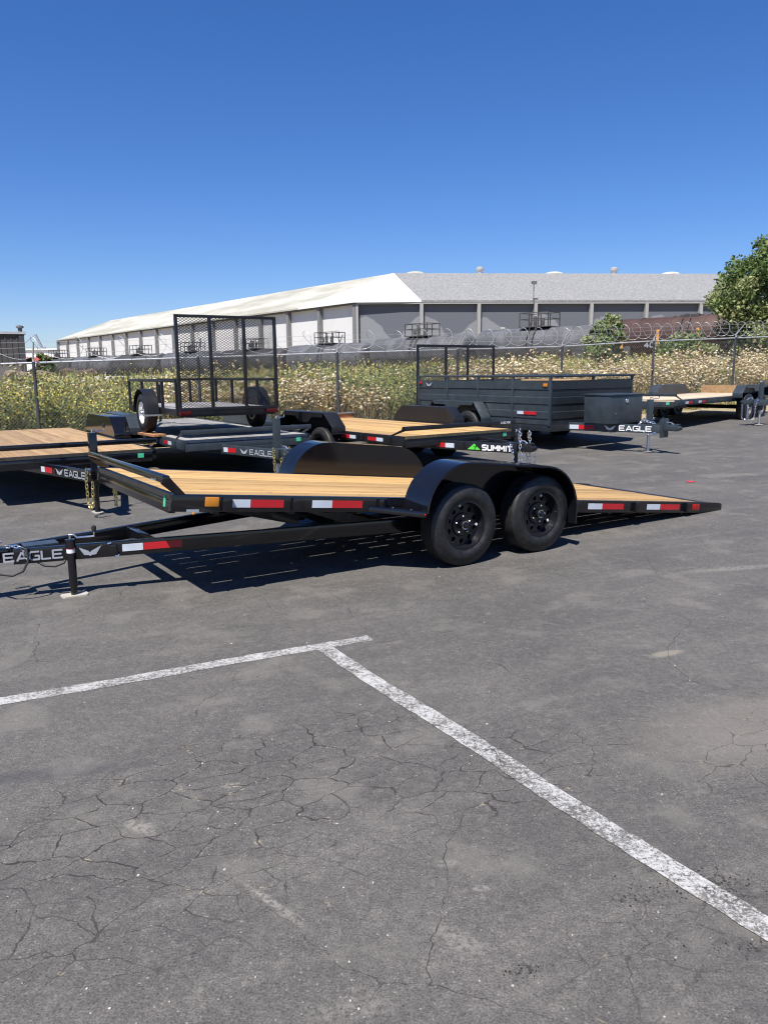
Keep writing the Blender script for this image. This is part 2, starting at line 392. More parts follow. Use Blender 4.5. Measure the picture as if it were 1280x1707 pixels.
b = MB(); b.prism([(-.06, -.02), (.02, -.04), (.07, .0), (.03, .03), (-.05, .02)], .0, .012, lambda a, c, d: (a, c, d + .03 * abs(a)))
o = b.build('plastic_scrap', 'red_scrap', loc=(4.35, 10.88, gz(4.35, 10.88) + .003)); tag(o, 'flat red scrap lying on the asphalt behind the tilted trailer', 'scrap')

# ------------------------------------------------------------------ trailer pieces
def deckM(z0, slope, pivot_u=0.0):
    a = math.atan(slope); return Matrix.Translation((pivot_u, 0, z0)) @ Matrix.Rotation(-a, 4, 'Y')
GLYPH = {
 'E': [[(0,0),(0,1)],[(0,.94),(.8,.94)],[(0,.5),(.7,.5)],[(0,.06),(.8,.06)]],
 'A': [[(0,0),(.42,1)],[(.42,1),(.86,0)],[(.2,.3),(.7,.3)]],
 'G': [[(.84,.94),(.12,.94)],[(.06,.9),(.06,.1)],[(.12,.06),(.84,.06)],[(.8,.06),(.8,.5)],[(.45,.48),(.82,.48)]],
 'L': [[(0,0),(0,1)],[(0,.06),(.74,.06)]],
 'S': [[(.8,.92),(.1,.92)],[(.08,.95),(.08,.5)],[(.08,.5),(.78,.5)],[(.76,.52),(.76,.06)],[(.78,.08),(.02,.08)]],
 'U': [[(.06,1),(.06,.08)],[(.06,.08),(.78,.08)],[(.78,.08),(.78,1)]],
 'M': [[(.06,0),(.06,1)],[(.06,.95),(.5,.35)],[(.5,.35),(.94,.95)],[(.94,1),(.94,0)]],
 'I': [[(.1,0),(.1,1)]],
 'T': [[(0,.92),(.84,.92)],[(.42,.92),(.42,0)]],
 'C': [[(.8,.92),(.08,.92)],[(.08,.95),(.08,.05)],[(.08,.08),(.8,.08)]],
 'D': [[(.06,0),(.06,1)],[(.06,.93),(.6,.93)],[(.6,.93),(.8,.7)],[(.8,.72),(.8,.28)],[(.8,.3),(.6,.07)],[(.6,.07),(.06,.07)]],
 '4': [[(.62,0),(.62,1)],[(.6,.95),(.05,.32)],[(.02,.32),(.85,.32)]],
 '0': [[(.08,.95),(.08,.05)],[(.08,.92),(.76,.92)],[(.76,.95),(.76,.05)],[(.08,.08),(.76,.08)]],
 '1': [[(.4,0),(.4,1)]],
 '7': [[(0,.92),(.78,.92)],[(.76,.92),(.3,0)]],
 '2': [[(.05,.92),(.76,.92)],[(.76,.95),(.76,.5)],[(.76,.5),(.06,.5)],[(.08,.5),(.08,.06)],[(.05,.08),(.8,.08)]]}
ADV = {'I': .34, 'M': 1.2, 'L': .92, 'A': 1.0, '1': .7}
def frame(o, xd, nrm):
    x = Vector(xd).normalized(); n = Vector(nrm).normalized(); y = n.cross(x).normalized(); n = x.cross(y)
    return Matrix(((x.x, y.x, n.x, o[0]), (x.y, y.y, n.y, o[1]), (x.z, y.z, n.z, o[2]), (0, 0, 0, 1)))
def lettering(txt, M, h, wid, mat, parent, stroke=.17, name='lettering', off=.004):
    b = MB(M); x = 0; tot = sum(ADV.get(c, 1.02) for c in txt) - .16; sx = wid / tot; q = 0
    for ch in txt:
        for (p0, p1) in GLYPH.get(ch, []):
            a = Vector(((x + p0[0]) * sx, p0[1] * h)); c = Vector(((x + p1[0]) * sx, p1[1] * h))
            d = (c - a).normalized(); n = Vector((-d.y, d.x)) * stroke * h / 2; q += 1; z = off + q * .00012
            b.add([(*(a + n), z), (*(a - n), z), (*(c - n), z), (*(c + n), z)], [(0, 1, 2, 3)])
        x += ADV.get(ch, 1.02)
    return b.build(name, mat, parent, recalc=False)
def wings(M, w, h, mat, parent, off=.004):
    b = MB(M); q = 0
    for s in (-1, 1):
        for i in range(4):
            y0 = h * (.98 - .2 * i); x1 = w / 2 * (1 - .13 * i); q += 1; z = off + q * .00012
            b.add([(s * w * .05, h * (.50 - .08 * i), z), (s * w * .06, h * (.34 - .08 * i), z), (s * x1 * .82, y0 - h * .24, z), (s * x1, y0, z), (s * w * .24, h * (.70 - .1 * i), z)], [(0, 1, 2, 3, 4) if s > 0 else (4, 3, 2, 1, 0)])
        q += 1; z = off + q * .00012
        b.add([(0, h * .0, z), (s * w * .10, h * .16, z), (s * w * .07, h * .52, z), (0, h * .36, z)], [(0, 1, 2, 3) if s > 0 else (3, 2, 1, 0)])
    return b.build('wing_emblem', mat, parent, recalc=False)
def tape(parent, M, x0, xm, x1, z0, z1, first='white_tape', second='red_tape'):
    for a, c, m in ((x0, xm, first), (xm, x1, second)):
        b = MB(M); b.box(min(a, c) + .002, max(a, c) - .002, 0, .003, z0, z1); b.build('reflector', m, parent)
_wheel_cache = {}
def wheel(parent, loc, side, r=.345, w=.205, rim='rim_black', rimr=.20, nuts=5, flip=1):
    """axis along local y, outer face toward side"""
    key = (r, w, rim, rimr)
    if key not in _wheel_cache:
        hw = w / 2; t = MB()
        prof = [(rimr, hw * .86), (rimr + .015, hw * .96), (rimr + (r - rimr) * .22, hw * 1.05), (rimr + (r - rimr) * .25, hw * 1.075), (rimr + (r - rimr) * .55, hw * 1.075), (rimr + (r - rimr) * .58, hw * 1.045), (r - .028, hw * .97), (r - .010, hw * .86), (r - .002, hw * .76)]
        for g in (.52, .18, -.18, -.52):
            prof += [(r, hw * (g + .07)), (r - .011, hw * (g + .05)), (r - .011, hw * (g - .05)), (r, hw * (g - .07))]
        prof += [(a, -c) for a, c in prof[:9][::-1]]
        t.lathe(prof, n=48); tyre = t.build('tyre', 'rubber', smooth=True).data
        b = MB()   # barrel + lip
        b.lathe([(rimr + .006, hw * .92), (rimr - .008, hw * .94), (rimr - .014, hw * .55), (rimr - .02, hw * .30), (rimr - .02, -hw * .9), (rimr + .002, -hw * .9)], n=40, closed=False)
        # disc with ten round holes
        r0, r1, rm, rh = rimr * .50, rimr - .018, rimr * .70, rimr * .105; y0 = hw * .30
        for sct in range(10):
            a0 = 2 * math.pi * sct / 10; NN = 16; hp = []; bp = []; da = math.pi / 10
            for j in range(NN):
                t_ = 2 * math.pi * j / NN; cx, cy = math.cos(t_), math.sin(t_); sc_ = 1 / max(abs(cx), abs(cy))
                ur, ua = cx * sc_, cy * sc_
                rr = (r0 + r1) / 2 + ur * (r1 - r0) / 2; aa = a0 + ua * da
                bp.append((rr * math.cos(aa), y0, rr * math.sin(aa)))
                hr = rm + cx * rh; ha = a0 + cy * rh / rm
                hp.append((hr * math.cos(ha), y0 + .002, hr * math.sin(ha)))
            hb = [(p[0], y0 - .02, p[2]) for p in hp]
            b.add(bp + hp + hb, [(j, (j + 1) % NN, NN + (j + 1) % NN, NN + j) for j in range(NN)] + [(NN + j, NN + (j + 1) % NN, 2 * NN + (j + 1) % NN, 2 * NN + j) for j in range(NN)])
        b.lathe([(r0, y0), (rimr * .46, y0 + .012), (rimr * .30, y0 + .014), (rimr * .22, y0 + .012), (.001, y0 + .010)], n=40, closed=False)
        b.lathe([(rimr - .02, y0 - .05), (.001, y0 - .05)], n=24, closed=False)
        rimm = b.build('wheel', rim, smooth=True).data
        hcap = MB(); hcap.lathe([(.038, y0), (.037, y0 + .05), (.028, y0 + .058), (.026, y0 + .075), (.014, y0 + .083), (.001, y0 + .084)], n=20, closed=False); hc = hcap.build('hub_cap', 'zinc' if rim != 'rim_black' else 'black_paint', smooth=True).data
        ring = MB(); ring.path([(.033 * math.cos(t_), y0 + .056, .033 * math.sin(t_)) for t_ in [i * math.pi / 10 for i in range(20)]], .005, 5, closed=True); rg = ring.build('hub_ring', 'bright_steel', smooth=True).data
        nut = MB(); nut.lathe([(.010, -.005), (.010, .016), (.005, .022), (.0005, .022)], n=6, closed=False); nt_ = nut.build('lug_nut', 'bright_steel').data
        for nm in ('tyre', 'wheel', 'hub_cap', 'hub_ring', 'lug_nut'):
            for o in [o for o in C.objects if o.data in (tyre, rimm, hc, rg, nt_)]: bpy.data.objects.remove(o)
        _wheel_cache[key] = (tyre, rimm, hc, rg, nt_, y0)
    tyre, rimm, hc, rg, nt_, y0 = _wheel_cache[key]
    wo = link('wheel', rimm, parent, loc=loc); wo.rotation_euler = (0, random.uniform(0, 1), 0 if side > 0 else math.pi)
    link('tyre', tyre, wo); link('hub_cap', hc, wo); link('hub_ring', rg, wo)
    for i in range(nuts):
        a = 2 * math.pi * i / 5; link('lug_nut', nt_, wo, loc=(rimr * .36 * math.cos(a), y0 + .012, rimr * .36 * math.sin(a)))
    if rim == 'rim_black' and nuts:
        boxes('balance_sticker', [(rimr * .80 * math.cos(q), y0 + .004, rimr * .80 * math.sin(q)) for q in (2.4, 4.2)], (.022, .003, .022), 'label_white', wo)
        b = MB(); b.tube((rimr * .86, y0, 0), (rimr * .86, y0 + .035, .01), .005, 6); b.build('valve_stem', 'cable_black', wo)
    return wo
def chain(pts, parent, mat='bright_steel', link_l=.055, r=.0055, name='safety_chain'):
    pts = [Vector(p) for p in pts]; b = MB(); segs = []
    L = [0]
    for i in range(1, len(pts)): L.append(L[-1] + (pts[i] - pts[i - 1]).length)
    n = max(2, int(L[-1] / (link_l * .72)))
    def at(s):
        for i in range(1, len(pts)):
            if s <= L[i] or i == len(pts) - 1: return pts[i - 1].lerp(pts[i], (s - L[i - 1]) / max(1e-6, L[i] - L[i - 1]))
    for i in range(n):
        a, c = at(L[-1] * i / n), at(L[-1] * (i + 1) / n); d = (c - a).normalized(); o = d.orthogonal().normalized(); o2 = d.cross(o)
        w = o if i % 2 else o2; m = (a + c) / 2
        b.path([m + d * (math.cos(t) * link_l * .5) + w * (math.sin(t) * link_l * .3) for t in [2 * math.pi * j / 10 for j in range(10)]], r, 5, closed=True)
    return b.build(name, mat, parent, smooth=True, recalc=False)
def boxes(name, centres, dims, mat, parent, M=None, bevel=0):
    dx, dy, dz_ = (d / 2 for d in dims); b = MB(); b.box(-dx, dx, -dy, dy, -dz_, dz_); me = None
    for c in centres:
        if me is None: o = b.build(name, mat, parent, bevel=bevel); me = o.data
        else: o = link(name, me, parent)
        mm = Matrix.Translation(c); o.matrix_local = (M @ mm) if M is not None else mm
def planks(parent, x0, x1, ylo, yhi, n, ztop, mat, M=None, gap=.006, th=.038):
    w = (yhi - ylo) / n; L = x1 - x0
    b = MB(); b.box(-L / 2, L / 2, -w / 2 + gap / 2, w / 2 - gap / 2, -th, 0)
    me = b.build('plank', mat, bevel=.003).data
    bpy.data.objects.remove([o for o in C.objects if o.data == me][0])
    for i in range(n):
        p = Vector(((x0 + x1) / 2, ylo + w * (i + .5), ztop + random.uniform(-.0015, .0015))); p.y += random.uniform(-.3, .3) * gap; o = link('plank', me, parent)
        mm = Matrix.Translation(p) @ Matrix.Rotation(random.uniform(-.0011, .0011), 4, 'Z')
        o.matrix_local = (M @ mm) if M is not None else mm
def jack(parent, x, y, ztop, zg, mat='black_paint', foot='jack_foot', crank=(1, 0), square=False, label=True):
    b = MB(); zm = zg + (ztop - zg) * .40
    if square: b.box(x - .044, x + .044, y - .044, y + .044, zm - .06, ztop)
    else: b.lathe([(.001, zm - .1), (.030, zm - .1), (.030, ztop - .06), (.036, ztop - .06), (.036, ztop), (.001, ztop + .004)], c=(x, y, 0), axis='z', n=16, closed=False)
    j = b.build('jack', mat, parent, smooth=not square, bevel=.004 if square else 0)
    b = MB(); b.lathe([(.001, zg + .008), (.030 if square else .024, zg + .008), (.030 if square else .024, zm), (.001, zm)], c=(x, y, 0), axis='z', n=14, closed=False); b.build('inner_tube', 'zinc' if square and 'slate' in mat else mat, j, smooth=True)
    b = MB(); b.prism([(-.08, -.055), (.08, -.055), (.095, -.03), (.095, .03), (.08, .055), (-.08, .055), (-.095, .03), (-.095, -.03)], zg, zg + .010, lambda a, c, d: (x + a, y + c, d)); b.build('foot_plate', foot, j)
    cx, cy = crank; b = MB(); b.path([(x, y, ztop - .01), (x, y, ztop + .035), (x + .03 * cx, y + .03 * cy, ztop + .035), (x + .05 * cx, y + .05 * cy, ztop + .012), (x + .17 * cx, y + .17 * cy, ztop + .014), (x + .172 * cx, y + .172 * cy, ztop + .07)], .0085, 8); b.build('crank_handle', 'bright_steel', j, smooth=True)
    b = MB(); b.lathe([(.001, 0), (.014, .004), (.018, .025), (.016, .045), (.001, .052)], c=(x + .172 * cx, y + .172 * cy, ztop + .045), axis='z', n=12, closed=False); b.build('crank_knob', 'cable_black', j, smooth=True)
    return j
def coupler(parent, x, z, mat='black_paint', ball=True):
    b = MB(); b.prism([(-.18, -.05), (.10, -.05), (.16, -.02), (.17, .02), (.10, .06), (-.02, .07), (-.18, .05)], -.055, .055, lambda a, c, d: (x + a, d, z + c))
    o = b.build('coupler', mat, parent, bevel=.012)
    b = MB(); b.path([(x + .02, 0, z + .065), (x - .04, 0, z + .10), (x - .13, 0, z + .10)], .012, 8); b.build('latch', 'zinc', o, smooth=True)
    b = MB(); b.lathe([(.001, 0), (.035, .006), (.05, .03), (.05, .05), (.001, .052)], c=(x + .09, 0, z + .03), axis='z', n=16, closed=False); b.build('ball_socket', mat, o, smooth=True)
    return o

def box_fender(parent, xc, y0, y1, ln, z0, ztop, mat):
    """angular tandem fender; y0 inner, y1 outer"""
    hl = ln / 2; prof = [(-hl, z0), (-hl, z0 + .10), (-hl + .25, ztop), (hl - .25, ztop), (hl, z0 + .10), (hl, z0)]
    th = .012; s = 1 if y1 > y0 else -1; b = MB()
    for (a, c), (d, e) in zip(prof[:-1], prof[1:]):
        n = Vector((-(e - c), d - a)).normalized() * -th
        b.prism([(a, c), (d, e), (d + n.x, e + n.y), (a + n.x, c + n.y)], y0, y1, lambda u, w, q: (xc + u, q, w))
    o = b.build('fender', mat, parent, bevel=.004)
    b = MB(); b.prism(prof, y0 - s * .003, y0 + s * .006, lambda u, w, q: (xc + u, q, w)); b.build('inner_panel', mat, o)
    b = MB()   # outer skirt with the tooth between the wheels
    sk = [(-hl + .255, ztop - .002), (hl - .255, ztop - .002), (hl - .30, ztop - .075), (.26, ztop - .075), (.14, ztop - .17), (-.14, ztop - .17), (-.26, ztop - .075), (-hl + .30, ztop - .075)]
    b.prism(sk, y1 - s * .012, y1 - s * .002, lambda u, w, q: (xc + u, q, w)); b.build('skirt', mat, o)
    boxes('step_plate', [(xc + e * hl, (y0 + y1) / 2 + s * .006, z0 - .007) for e in (-1, 1)], (.09, abs(y1 - y0) - .01, .010), mat, o)
    return o

def flatbed(name, label, loc, deg, L, W, dz, tl, paintm, woodm, nplank, axle_x, wheel_r=.345, rim='rim_black', letters=None, chain_mat='gold_zinc', jack_sq=False, group=None, tread=False, fender_h=.29, fender_l=1.85, skip_side=None, tape_first='red'):
    """origin: ground below the middle of the deck's front edge; +x towards the coupler; +y the trailer's left"""
    t = empty(name, loc, R(deg)); tag(t, label, 'trailer', group)
    hw = W / 2; rh = .135
    planks(t, -L, -.055, -hw + .055, hw - .055, nplank, dz, woodm)
    for s in (-1, 1):
        b = MB(); y = s * (hw - .025)
        b.box(-L, -.002, y - .025, y + .025, dz - rh, dz + .004); o = b.build('side_rail', paintm, t, bevel=.004)
        xs = [-.30 - .72 * i for i in range(int((L - .4) / .72))]
        boxes('stake_pocket', [(x, s * (hw + .014), dz - .064) for x in xs if abs(x - axle_x) > fender_l / 2 + .05], (.07, .028, .103), paintm, o, bevel=.003)
    b = MB(); b.box(-.05, 0, -hw + .055, hw - .055, dz - rh - .03, dz - .045); front = b.build('front_channel', paintm, t, bevel=.004)
    b = MB(); b.box(-.055, .0, -hw + .052, hw - .052, dz - .04, dz - .001); b.build('front_board', woodm, t)
    boxes('cross_member', [(-.4 - .5 * i, 0, dz - .086) for i in range(int(L / .5))], (.05, W - .11, .088), 'black_satin', t)
    b = MB(); b.box(-.002, .05, -hw, hw, dz + .085, dz + .150); hb = b.build('front_rail', paintm, t, bevel=.006)
    for s in (-1, 1):
        b = MB(); b.prism([(-.30, .006), (-.22, .006), (.048, .084), (.048, .148), (-.002, .148), (-.03, .10)], s * hw - (.008 if s > 0 else 0), s * hw + (.008 if s < 0 else 0), lambda a, c, d: (a, d, dz + c)); b.build('rail_bracket', paintm, hb)
    zt, zb = dz - .09, dz - .225
    for s in (-1, 1):
        b = MB(); b.bar((-1.2, s * .72, (zt + zb) / 2), (tl - .10, s * .075, (zt + zb) / 2), .05, zt - zb); bm_ = b.build('tongue_beam', paintm, t, bevel=.004)
    b = MB(); b.box(tl - .36, tl - .10, -.10, .10, zt - .012, zt + .004); b.build('tongue_plate', paintm, t)
    b = MB(); b.box(.38, .43, -.33, .33, zb + .02, zt - .012); b.build('tongue_crossmember', paintm, t)
    cp = coupler(t, tl, (zt + zb) / 2 + .01, paintm)
    # right-hand beam (local -y): tape, emblem, letters
    p0 = Vector((-1.2, -.72)); p1 = Vector((tl - .10, -.075)); bd = (p1 - p0).normalized(); bn = Vector((bd.y, -bd.x))
    s0 = (Vector((0, 0)) - p0).dot(bd); Lb = (p1 - p0).length
    def bf(s_): q = p0 + bd * s_ + bn * .0255; return (q.x, q.y, zb)
    M = frame(bf(0), (bd.x, bd.y, 0), (bn.x, bn.y, 0)); h = zt - zb
    def bt(a, c, m):
        b = MB(M); b.box(a, c, h * .22, h * .72, .0, .003); b.build('reflector', m, t)
    a0 = Lb - 1.28
    if letters == 'EAGLE':
        bt(a0, a0 + .10, 'white_tape'); bt(a0 + .102, a0 + .30, 'red_tape')
        wings(M @ Matrix.Translation((a0 + .50, h * .18, 0)), .20, h * .62, 'letter_grey', t)
        lettering('EAGLE', M @ Matrix.Translation((a0 + .64, h * .20, 0)), h * .58, .52, 'letter_grey', t, .2)
    elif letters == 'SUMMIT':
        bt(a0 - .10, a0 + .06, 'red_tape'); bt(a0 + .062, a0 + .22, 'white_tape')
        b = MB(M @ Matrix.Translation((a0 + .46, h * .16, 0)))
        b.add([(0, 0, .004), (.11, 0, .004), (.14, h * .2, .004), (.09, h * .34, .004), (.15, h * .36, .004), (.12, h * .68, .004)], [(0, 1, 2, 3, 4, 5)])
        b.add([(.13, 0, .0042), (.22, 0, .0042), (.165, h * .36, .0042), (.15, h * .24, .0042)], [(0, 1, 2, 3)]); b.build('mountain_emblem', 'letter_green', t, recalc=False)
        lettering('SUMMIT', M @ Matrix.Translation((a0 + .71, h * .16, 0)), h * .60, .50, 'letter_white', t, .27)
        lettering('CASCADE', frame((.0512, hw - .36, dz + .10), (0, 1, 0), (1, 0, 0)), .032, .22, 'letter_white', t, .2, off=.003)
    jy = 0
    jack(t, tl - .34, .15 if not jack_sq else 0, dz + .33 if jack_sq else dz + .06, .0, paintm, crank=(-.4, .9), square=jack_sq)
    zc = zb + .03
    for s in (-1, 1):
        chain([(tl - .20, s * .12, zt + .02), (tl - .12, s * .15, zt - .10), (tl - .10, s * .15, .17), (tl - .02, s * .14, .10), (tl + .05, s * .13, .18), (tl + .06, s * .12, zb + .03)], t, chain_mat)
    # side tape, labels
    for s in (-1, 1):
        Ms = Matrix.Translation((0, s * (hw + .0005), 0)) @ (Matrix.Identity(4) if s > 0 else Matrix.Scale(-1, 4, (0, 1, 0)))
        for x in (-.38, -1.10):
            if abs(x - .2 - axle_x) > fender_l / 2 + .1: tape(t, Ms, x - .50, x - .27, x - .10, dz - .10, dz - .045, 'red_tape', 'white_tape')
    b = MB(); b.box(.001, .005, hw - .25, hw - .17, dz - .11, dz - .05); b.build('sticker', 'label_green', t)
    # axle group
    for s in (-1, 1):
        if s == skip_side: continue
        box_fender(t, axle_x, s * (hw + .012), s * (hw + .27), fender_l, dz - .02, dz + fender_h, paintm)
        for k_ in (-.44, .44): wheel(t, (axle_x + k_, s * (hw + .145), wheel_r), s, wheel_r, .205, rim, wheel_r * .58)
    for k_ in (-.44, .44):
        b = MB(); b.tube((axle_x + k_, -hw - .1, wheel_r), (axle_x + k_, hw + .1, wheel_r), .035, 10); b.build('axle', 'black_satin', t, smooth=True)
    return t

# ------------------------------------------------------------------ the tilted black trailer in front
DZ = .62
TR = empty('tilt_deck_trailer', (.353, 7.663, 0), .589 + math.pi)
tag(TR, 'black tilt-deck trailer with new wood planks, its tail resting on the asphalt', 'trailer')
SL = .1113; Z0 = .4937; DM = deckM(Z0, SL); HW = 1.0; UF, UR = 2.86, -3.22
planks(TR, UR, UF - .06, -HW + .045, HW - .045, 10, .0, 'wood_new', DM, gap=.012, th=.021)
for s in (-1, 1):
    b = MB(DM); b.box(UR, UF, s * HW - (.05 if s > 0 else 0), s * HW + (.05 if s < 0 else 0), -.118, .003); rail = b.build('side_rail', 'black_paint', TR, bevel=.004)
    boxes('stake_pocket', [(x, s * (HW + .015), -.058) for x in (2.46, 1.90, 1.12, -1.18, -2.10, -2.98)], (.075, .03, .100), 'black_paint', rail, DM, bevel=.003)
    # knife-edge tail
    b = MB(DM); b.prism([(UR, -.118), (UR, .003), (-3.60, -.002), (-3.64, -.02), (-3.64, -.093)], s * HW - (.05 if s > 0 else 0), s * HW + (.05 if s < 0 else 0), lambda a, c, d: (a, d, c)); b.build('tail_rail', 'black_paint', TR, bevel=.003)
b = MB(DM); b.prism([(UR, -.05), (UR, -.002), (-3.58, -.012), (-3.66, -.040), (-3.66, -.052), (-3.58, -.05)], -HW + .052, HW - .052, lambda a, c, d: (a, d, c)); b.build('approach_plate', 'black_satin', TR)
b = MB(DM); b.box(UF - .05, UF - .002, -HW + .052, HW - .052, -.135, -.043); fc = b.build('front_channel', 'black_paint', TR, bevel=.004)
b = MB(DM); b.box(UF - .058, UF - .004, -HW + .052, HW - .052, -.040, -.001); b.build('front_board', 'wood_tan', TR)
boxes('cross_member', [(UF - .35 - .61 * i, 0, -.09) for i in range(10)], (.05, 2 * HW - .11, .10), 'black_satin', TR, DM)
for v in (-.42, .42):
    b = MB(DM); b.box(-2.6, .2, v - .03, v + .03, -.19, -.142); b.build('deck_stringer', 'black_satin', TR)
b = MB(DM); b.box(UF + .026, UF + .080, -HW - .03, HW + .03, .080, .136); hb = b.build('front_rail', 'black_paint', TR, bevel=.012)
for s in (-1, 1):
    b = MB(DM); b.prism([(UF - .10, .004), (UF - .02, .004), (UF + .078, .074), (UF + .078, .134), (UF + .028, .134), (UF + .01, .11)], s * HW - (.010 if s > 0 else 0), s * HW + (.010 if s < 0 else 0), lambda a, c, d: (a, d, c)); b.build('rail_bracket', 'black_paint', hb)
lettering('SUMMIT', DM @ frame((UF + .0805, HW - .09, .098), (0, -1, 0), (1, 0, 0)), .018, .12, 'letter_grey', TR, .2, name='rail_decal')
# tapes and lamps on both sides
for s in (-1, 1):
    Ms = DM @ Matrix.Translation((0, s * (HW + .0005), 0)) @ (Matrix.Identity(4) if s > 0 else Matrix.Scale(-1, 4, (0, 1, 0)))
    for x0, xm, x1 in ((2.44, 2.27, 2.00), (1.76, 1.58, 1.30), (-1.36, -1.57, -1.90), (-2.28, -2.50, -2.84)): tape(TR, Ms, x0, xm, x1, -.084, -.026)
    b = MB(Ms); b.box(2.52, 2.62, 0, .018, -.078, -.010); b.build('marker_lamp', 'amber_lens', TR, bevel=.005)
    b = MB(Ms); b.box(-3.19, -3.07, 0, .016, -.085, -.018); b.build('tail_lamp', 'red_lens', TR, bevel=.004)
b = MB(DM); b.box(UF - .0015, UF + .003, HW - .16, HW - .12, -.10, -.02); b.build('sticker', 'label_green', TR)
b = MB(DM); b.box(2.66, 2.75, HW + .001, HW + .003, -.12, -.10); b.build('small_label', 'letter_grey', TR)
b = MB(DM); b.lathe([(.001, .012), (.008, .010), (.010, 0)], c=(2.70, HW + .001, -.13), axis='y', n=10, closed=False); b.build('side_light', 'amber_lens', TR, smooth=True)
# fenders (ride with the deck)
def round_fender(parent, s):
    cx, ln, z0, zt = .03, 1.74, -.035, .345; rad = .42; prof = []
    def arc(x, sgn):
        return [(x + sgn * rad * math.sin(a), zt - rad + rad * math.cos(a)) for a in [math.pi / 2 * i / 9 for i in range(10)]]
    L_ = [(cx + ln / 2, z0 - .05)] + arc(cx + ln / 2 - rad, 1)[::-1]; R_ = arc(cx - ln / 2 + rad, -1) + [(cx - ln / 2, z0 - .14)]
    prof = L_ + R_
    y0, y1 = s * (HW + .004), s * (HW + .33); b = MB(DM); th = .010; inn = []
    for i, p in enumerate(prof):
        a = Vector(prof[max(0, i - 1)]); c = Vector(prof[min(len(prof) - 1, i + 1)]); d = (c - a).normalized(); n = Vector((-d.y, d.x)) * th; inn.append((p[0] + n.x, p[1] + n.y))
    vs = []; n = len(prof)
    for P_ in (prof, inn):
        vs += [(x, y0, z) for x, z in P_] + [(x, y1, z) for x, z in P_]
    fs = []
    for i in range(n - 1):
        fs += [(i, i + 1, n + i + 1, n + i), (2 * n + i, 3 * n + i, 3 * n + i + 1, 2 * n + i + 1), (n + i, n + i + 1, 3 * n + i + 1, 3 * n + i), (i, 2 * n + i, 2 * n + i + 1, i + 1)]
    fs += [(0, n, 3 * n, 2 * n), (n - 1, 3 * n - 1, 4 * n - 1, 2 * n - 1)]
    b.add(vs, fs); fo = b.build('fender', 'black_paint', parent, smooth=True)
    b = MB(DM); lip = [(x, y1 - s * .004, z) for x, z in inn]; b.path(lip, .010, 8); b.build('rolled_lip', 'black_paint', fo, smooth=True)
    b = MB(DM); poly = [(x, z) for x, z in inn]; b.prism(poly, y0 + s * .0, y0 + s * .005, lambda a, c, d: (a, d, c)); b.build('inner_panel', 'black_paint', fo)
    b = MB(DM); b.prism([(cx + ln / 2 + .34, s * (HW + .004)), (cx + ln / 2 - .004, s * (HW + .004)), (cx + ln / 2 - .004, s * (HW + .325)), (cx + ln / 2 + .03, s * (HW + .325))], -.115, -.070, lambda a, c, d: (a, c, d)); b.build('fender_step', 'black_paint', fo, bevel=.004)
    boxes('bolt', [(cx + ln / 2 + .06, s * (HW + .20), -.067), (cx + ln / 2 + .16, s * (HW + .08), -.067)], (.016, .016, .010), 'bright_steel', fo, DM, bevel=.003)
    b = MB(DM); b.lathe([(.001, .012), (.007, .010), (.009, 0)], c=(cx + ln / 2 + .015, y1 - s * .005, z0 - .058), axis='y', n=10, closed=False); b.build('fender_light', 'red_lens', fo, smooth=True)
for s in (-1, 1): round_fender(TR, s)
for s in (-1, 1):
    for u in (.44, -.44): wheel(TR, (u, s * 1.165, .35), s, .35, .205, 'rim_black', .205)
for u in (.44, -.44):
    b = MB(); b.tube((u, -1.06, .35), (u, 1.06, .35), .038, 10); b.build('axle', 'black_satin', TR, smooth=True)
# A-frame
for s in (-1, 1):
    b = MB(); b.bar((.2, s * .97, .325), (3.74, s * .085, .325), .052, .112); b.build('tongue_beam', 'black_paint', TR, bevel=.004)
b = MB(); b.box(2.76, 2.82, -.34, .34, .272, .379); b.build('tongue_crossmember', 'black_paint', TR, bevel=.004)
b = MB(); b.box(3.42, 3.66, -.07, .07, .375, .386); b.build('tongue_plate', 'slate_paint', TR)
b = MB(); b.box(.9, 1.0, -.78, .78, .27, .375); b.build('frame_crossmember', 'black_satin', TR)
coupler(TR, 3.93, .33)
# lift arms under the deck front
for a, c in (((1.5, .25, .36), (2.55, .35, .66)), ((1.5, -.25, .36), (2.55, -.35, .66)), ((1.1, .1, .40), (2.35, .05, .62))):
    b = MB(); b.bar(a, c, .05, .07); b.build('lift_strut', 'black_satin', TR)
b = MB(); b.tube((1.35, .08, .36), (2.2, .1, .60), .045, 14); b.build('tilt_cylinder', 'black_satin', TR, smooth=True)
# lettering on the near beam (local +y face; reads from the coupler backwards)
p0 = Vector((3.74, .085)); p1 = Vector((.2, .97)); bd = (p1 - p0).normalized(); bn = Vector((-bd.y, bd.x)) * -1
if bn.y < 0: bn = -bn
q0 = p0 + bn * .0265; MBm = frame((q0.x, q0.y, .269), (bd.x, bd.y, 0), (bn.x, bn.y, 0))
lettering('EAGLE', MBm @ Matrix.Translation((-.06, .024, 0)), .066, .40, 'letter_grey', TR, .2)
wings(MBm @ Matrix.Translation((.525, .02, 0)), .17, .078, 'letter_grey', TR)
for a, c, m in ((.755, .905, 'white_tape'), (.907, 1.195, 'red_tape')):
    b = MB(MBm); b.box(a, c, .034, .088, 0, .003); b.build('reflector', m, TR)
b = MB(MBm); b.box(.665, .715, .015, .10, 0, .03); b.build('hook_plate', 'black_paint', TR, bevel=.005)
b = MB(MBm); b.path([(.66, .10, .02), (.655, .11, .03), (.68, .115, .035)], .006, 6); b.path([(.70, .018, .02), (.715, .005, .03), (.73, .02, .03)], .006, 6); b.build('chain_hook', 'bright_steel', TR, smooth=True)
